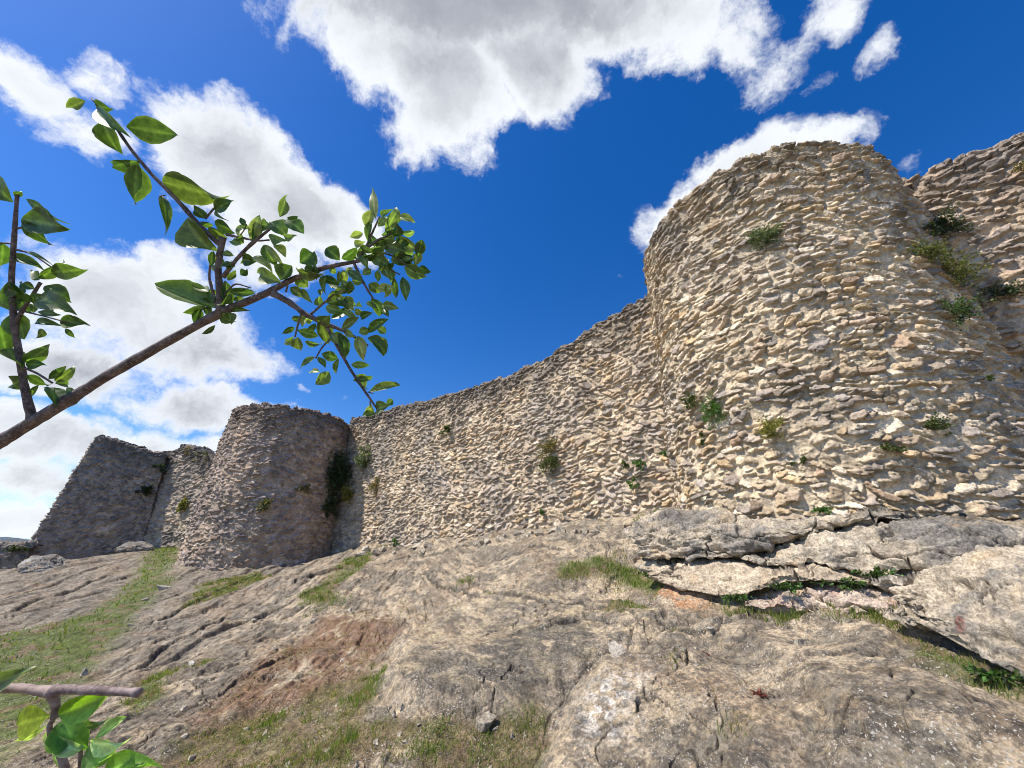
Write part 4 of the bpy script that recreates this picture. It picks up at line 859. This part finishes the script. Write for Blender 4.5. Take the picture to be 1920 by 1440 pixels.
Z2 = [(375,370,420,225,50),(485,265,575,345,95),(535,235,570,120,52),(575,240,645,230,24),(560,255,675,335,92),(430,300,470,265,60),(470,345,550,380,50),(560,350,625,345,34),(445,395,515,520,62),(500,400,570,465,48),(455,395,555,510,34),(320,480,405,490,62),
 (390,460,485,550,58),(650,500,725,435,92),(545,610,415,560,78),(540,600,605,515,98),(640,545,790,560,66),(625,570,695,640,62),(595,640,675,695,46),(660,650,725,730,42),(800,415,880,480,75),(890,475,985,400,72),(965,400,1020,375,36),(1000,440,1045,530,46),(820,525,860,555,32),
 (875,545,870,630,34),(900,540,915,615,36),(1085,245,1065,70,46),(1040,375,1060,265,34),(1140,325,1215,190,52),(1120,235,1170,190,28),(1100,290,1160,230,42),(1190,350,1205,270,62),(1230,320,1310,320,38),(1200,360,1325,425,72),(1130,380,1250,430,72),(1060,420,1145,405,52),
 (1060,450,1175,520,62),(1185,500,1305,470,62),(1310,515,1330,435,46),(1250,525,1380,575,76),(1340,525,1405,550,46),(1240,580,1265,710,48),(1190,580,1200,700,34),(1135,530,1180,590,46),(1100,540,1095,610,38),(1045,620,1110,670,56),(1100,640,1200,650,46),(925,540,1010,605,52),
 (950,600,1020,610,42),(1060,700,1115,800,58),(1125,740,1220,760,46),(1130,765,1160,810,32),(785,570,800,680,36),(770,690,790,640,32),(735,740,770,685,52),(800,730,910,720,90),(850,660,965,650,42),(900,690,970,740,62),(830,820,1000,735,56),(800,750,900,790,52),(970,760,1000,800,36),
 (765,850,820,800,66),(760,830,810,965,76),(890,880,985,810,48),(900,890,965,920,38),(870,900,910,1050,62),(985,920,1020,1060,58),(1040,900,1150,820,48),(990,900,1050,880,46),(1050,930,1140,1025,78),(1040,930,1120,930,52),(1100,930,1145,960,40),(655,810,605,825,36),(680,825,725,830,38),
 (620,870,545,905,32),(635,885,755,920,52),(615,920,565,950,32),(640,925,655,1005,72),(680,950,780,960,42),(740,1040,650,1105,38),(775,1020,870,1050,52),(755,1040,795,1105,38),(875,1050,860,1140,32),(945,1085,1050,1085,38),(955,1175,1065,1160,32),(960,1150,1035,1225,82),
 (1050,1240,1220,1195,42),(1060,1310,1065,1370,48),(1090,1340,1170,1320,66),(1150,1310,1185,1285,38),(1085,1370,1010,1375,34),(140,520,150,430,34),(170,505,205,465,42),(215,510,250,500,34),(240,650,400,665,34),(1170,430,1240,440,50),(1100,500,1160,480,45),(1210,450,1300,450,45),(1010,570,1060,540,40),(690,590,740,580,40),(860,700,930,760,50)]
LEAVES = [(a/3.84, 150+b/3.84, c/3.84, 150+d/3.84, w/3.84) for a, b, c, d, w in Z1]+[(a/3.84, 500+b/3.84, c/3.84, 500+d/3.84, w/3.84) for a, b, c, d, w in Z3]+[(350+a/3.064, 330+b/3.064, 350+c/3.064, 330+d/3.064, w/3.064) for a, b, c, d, w in Z2]
_r = random.Random(5)
for (cx, cy, sx, sy, k) in [(725,455,60,45,22),(690,500,60,40,14),(650,560,50,40,10),(640,640,60,40,8),(450,460,50,50,8),(420,560,30,30,6),(560,520,50,20,6),(60,560,50,50,5)]:
    for _ in range(k):
        x = _r.gauss(cx, sx*.55); y = _r.gauss(cy, sy*.55); a = _r.uniform(0, 6.28); l = _r.uniform(15, 36)
        LEAVES.append((x, y, x+l*math.cos(a), y+l*math.sin(a), l*_r.uniform(.38, .6)))
def branch(name, origin, label, chains, leaves, depth, tones=None):
    root = bpy.data.objects.new(name, None); C.objects.link(root); root['label'] = label; root['category'] = 'branch'; root.empty_display_size = .05
    for nm, ch in chains: stem(nm, root, ch, depth)
    order = sorted(range(len(leaves)), key=lambda i: -math.hypot(leaves[i][2]-leaves[i][0], leaves[i][3]-leaves[i][1])*leaves[i][4])
    V, F, CC, nb = [], [], [], 0
    for rank, i in enumerate(order):
        a = leaves[i]; v, f, c = leaf_mesh(*a[:5], depth, 50+i, tones[i] if tones else None)
        if rank < 99: link('leaf', mesh_np('leaf', v, f, M_leaf, c), root)
        else: V.append(v); F.append(f+nb); CC.append(c); nb += len(v)
    if V: link('small_leaves', mesh_np('small_leaves', np.vstack(V), np.vstack(F), M_leaf, np.vstack(CC)), root, kind='stuff')
    return root
D1 = .62
branch('leafy_branch', None, 'leafy evergreen oak branch with serrated leaves reaching across the sky from the left', [
 ('main_stem', [([(-900,1330),(-500,1120),(-200,945),(-60,864),(0,828),(60,792),(130,750),(200,705),(300,648),(415,585),(500,550),(545,525),(600,503),(680,488)], [20,17,14.5,13,11.5,10.5,9.5,8.8,8.2,7.4,6.2,5.2,4.4,3.2])]),
 ('side_stem', [([(62,790),(48,735),(40,690),(27,610),(21,530),(27,440),(32,365)], [8,6,5.5,5,4.3,3.8,2.5])]),
 ('side_stem', [([(415,585),(412,540),(408,500),(418,445)], [8,6,5.5,5]), ([(414,460),(402,450),(370,418),(330,372),(285,328),(245,280),(215,235),(172,185)], [5,4.5,4.2,3.8,3.3,2.8,2.3,1.6]), ([(418,520),(440,490),(470,458),(512,425)], [4,3.4,3,2])]),
 ('side_stem', [([(512,550),(545,568),(570,588),(605,605),(650,622),(690,648)], [6,5.5,5,4,3,2]), ([(612,612),(630,645),(655,690),(685,735),(708,768)], [3.5,3,2.6,2.3,1.8])]),
 ('twig', [([(20,625),(40,585),(60,555),(76,530)], [4,3.4,3,2.4]), ([(28,580),(80,592),(132,606)], [1.8,1.5,1.2]), ([(42,688),(70,700),(98,718)], [2.2,2,1.6]), ([(27,430),(50,424)], [2,1.5]), ([(30,468),(60,475),(95,500)], [2,1.7,1.2]), ([(0,455),(22,457)], [1.5,1.5])]),
 ('twig', [([(425,440),(455,446),(482,452),(505,450)], [2.4,2.2,1.8,1.4]), ([(385,410),(400,392),(408,385)], [2,1.8,1.4]), ([(450,442),(460,428),(462,420)], [1.2,1.1,1]), ([(408,578),(398,545),(392,520),(394,495)], [3,2.6,2.2,1.6]), ([(415,560),(440,530),(470,540)], [1.6,1.4,1.2]), ([(300,385),(298,368),(310,366)], [1.2,1,1])]),
 ('twig', [([(668,492),(682,470),(705,452),(735,438)], [3,2.8,2.6,1.6]), ([(684,468),(700,432),(712,406)], [2.2,2,1.4]), ([(664,494),(676,520),(690,545),(700,560)], [2.8,2.4,2,1.6]), ([(700,470),(740,480),(780,510)], [1.8,1.5,1.2]), ([(680,480),(720,500),(750,515)], [1.8,1.5,1.2])]),
 ('twig', [([(582,590),(605,570),(626,552)], [2.2,2,1.5]), ([(566,586),(558,610),(553,632)], [2.1,1.9,1.4]), ([(621,633),(603,652),(592,672)], [1.6,1.5,1.2]), ([(536,548),(540,532)], [2,1.5]), ([(690,735),(700,738)], [1.2,1]), ([(694,745),(694,765)], [1.3,1])]),
], LEAVES, D1)
Z4 = [((560,850,190,950,270),(.19,.24,.02)),((660,840,1245,600,240),(.13,.22,.02)),((620,965,990,1215,290),(.07,.15,.02)),((-80,470,330,335,170),(.06,.085,.03)),((1020,1150,1400,1150,190),(.33,.42,.2)),((1010,1170,1280,1320,230),(.14,.22,.07)),((1070,1110,1410,860,120),(.22,.32,.1)),
      ((900,925,1115,765,60),(.3,.38,.2)),((965,985,1190,900,85),(.07,.11,.03)),((535,965,240,1135,45),(.25,.32,.1)),((610,1060,900,1250,120),(.25,.33,.17)),((1150,1500,1760,1420,230),(.1,.2,.02)),((1000,1460,1300,1290,85),(.25,.34,.1)),((560,1000,480,1180,50),(.2,.25,.12)),((700,1480,600,1250,70),(.15,.22,.06))]
branch('leafy_twig', None, 'pale cut twig with glossy yellow-green leaves in the lower left corner', [
 ('main_stem', [([(-700,1250),(-300,1275),(-40,1288),(0,1290),(45,1291),(75,1295),(100,1297),(125,1292),(190,1295),(262,1299)], [12,9,7.6,7.6,7.6,8.4,10,8,7.2,6.2])]),
 ('side_stem', [([(100,1300),(105,1325),(103,1345)], [9,6,6.5]), ([(103,1342),(92,1360),(95,1380),(110,1405),(122,1440),(132,1500)], [4,4,4.2,5,7,8]), ([(150,1405),(152,1440),(150,1500)], [3,4.5,5])]),
], [(a/6, 1200+b/6, c/6, 1200+d/6, w/6) for (a, b, c, d, w), _ in Z4], .42, [tuple(min(1, q*1.55) for q in t) for _, t in Z4])

sc.cycles.max_bounces = 6; sc.cycles.diffuse_bounces = 3; sc.cycles.transparent_max_bounces = 8; sc.cycles.use_denoising = True; sc.cycles.pixel_filter_type = 'BLACKMAN_HARRIS'; sc.cycles.filter_width = 1.0
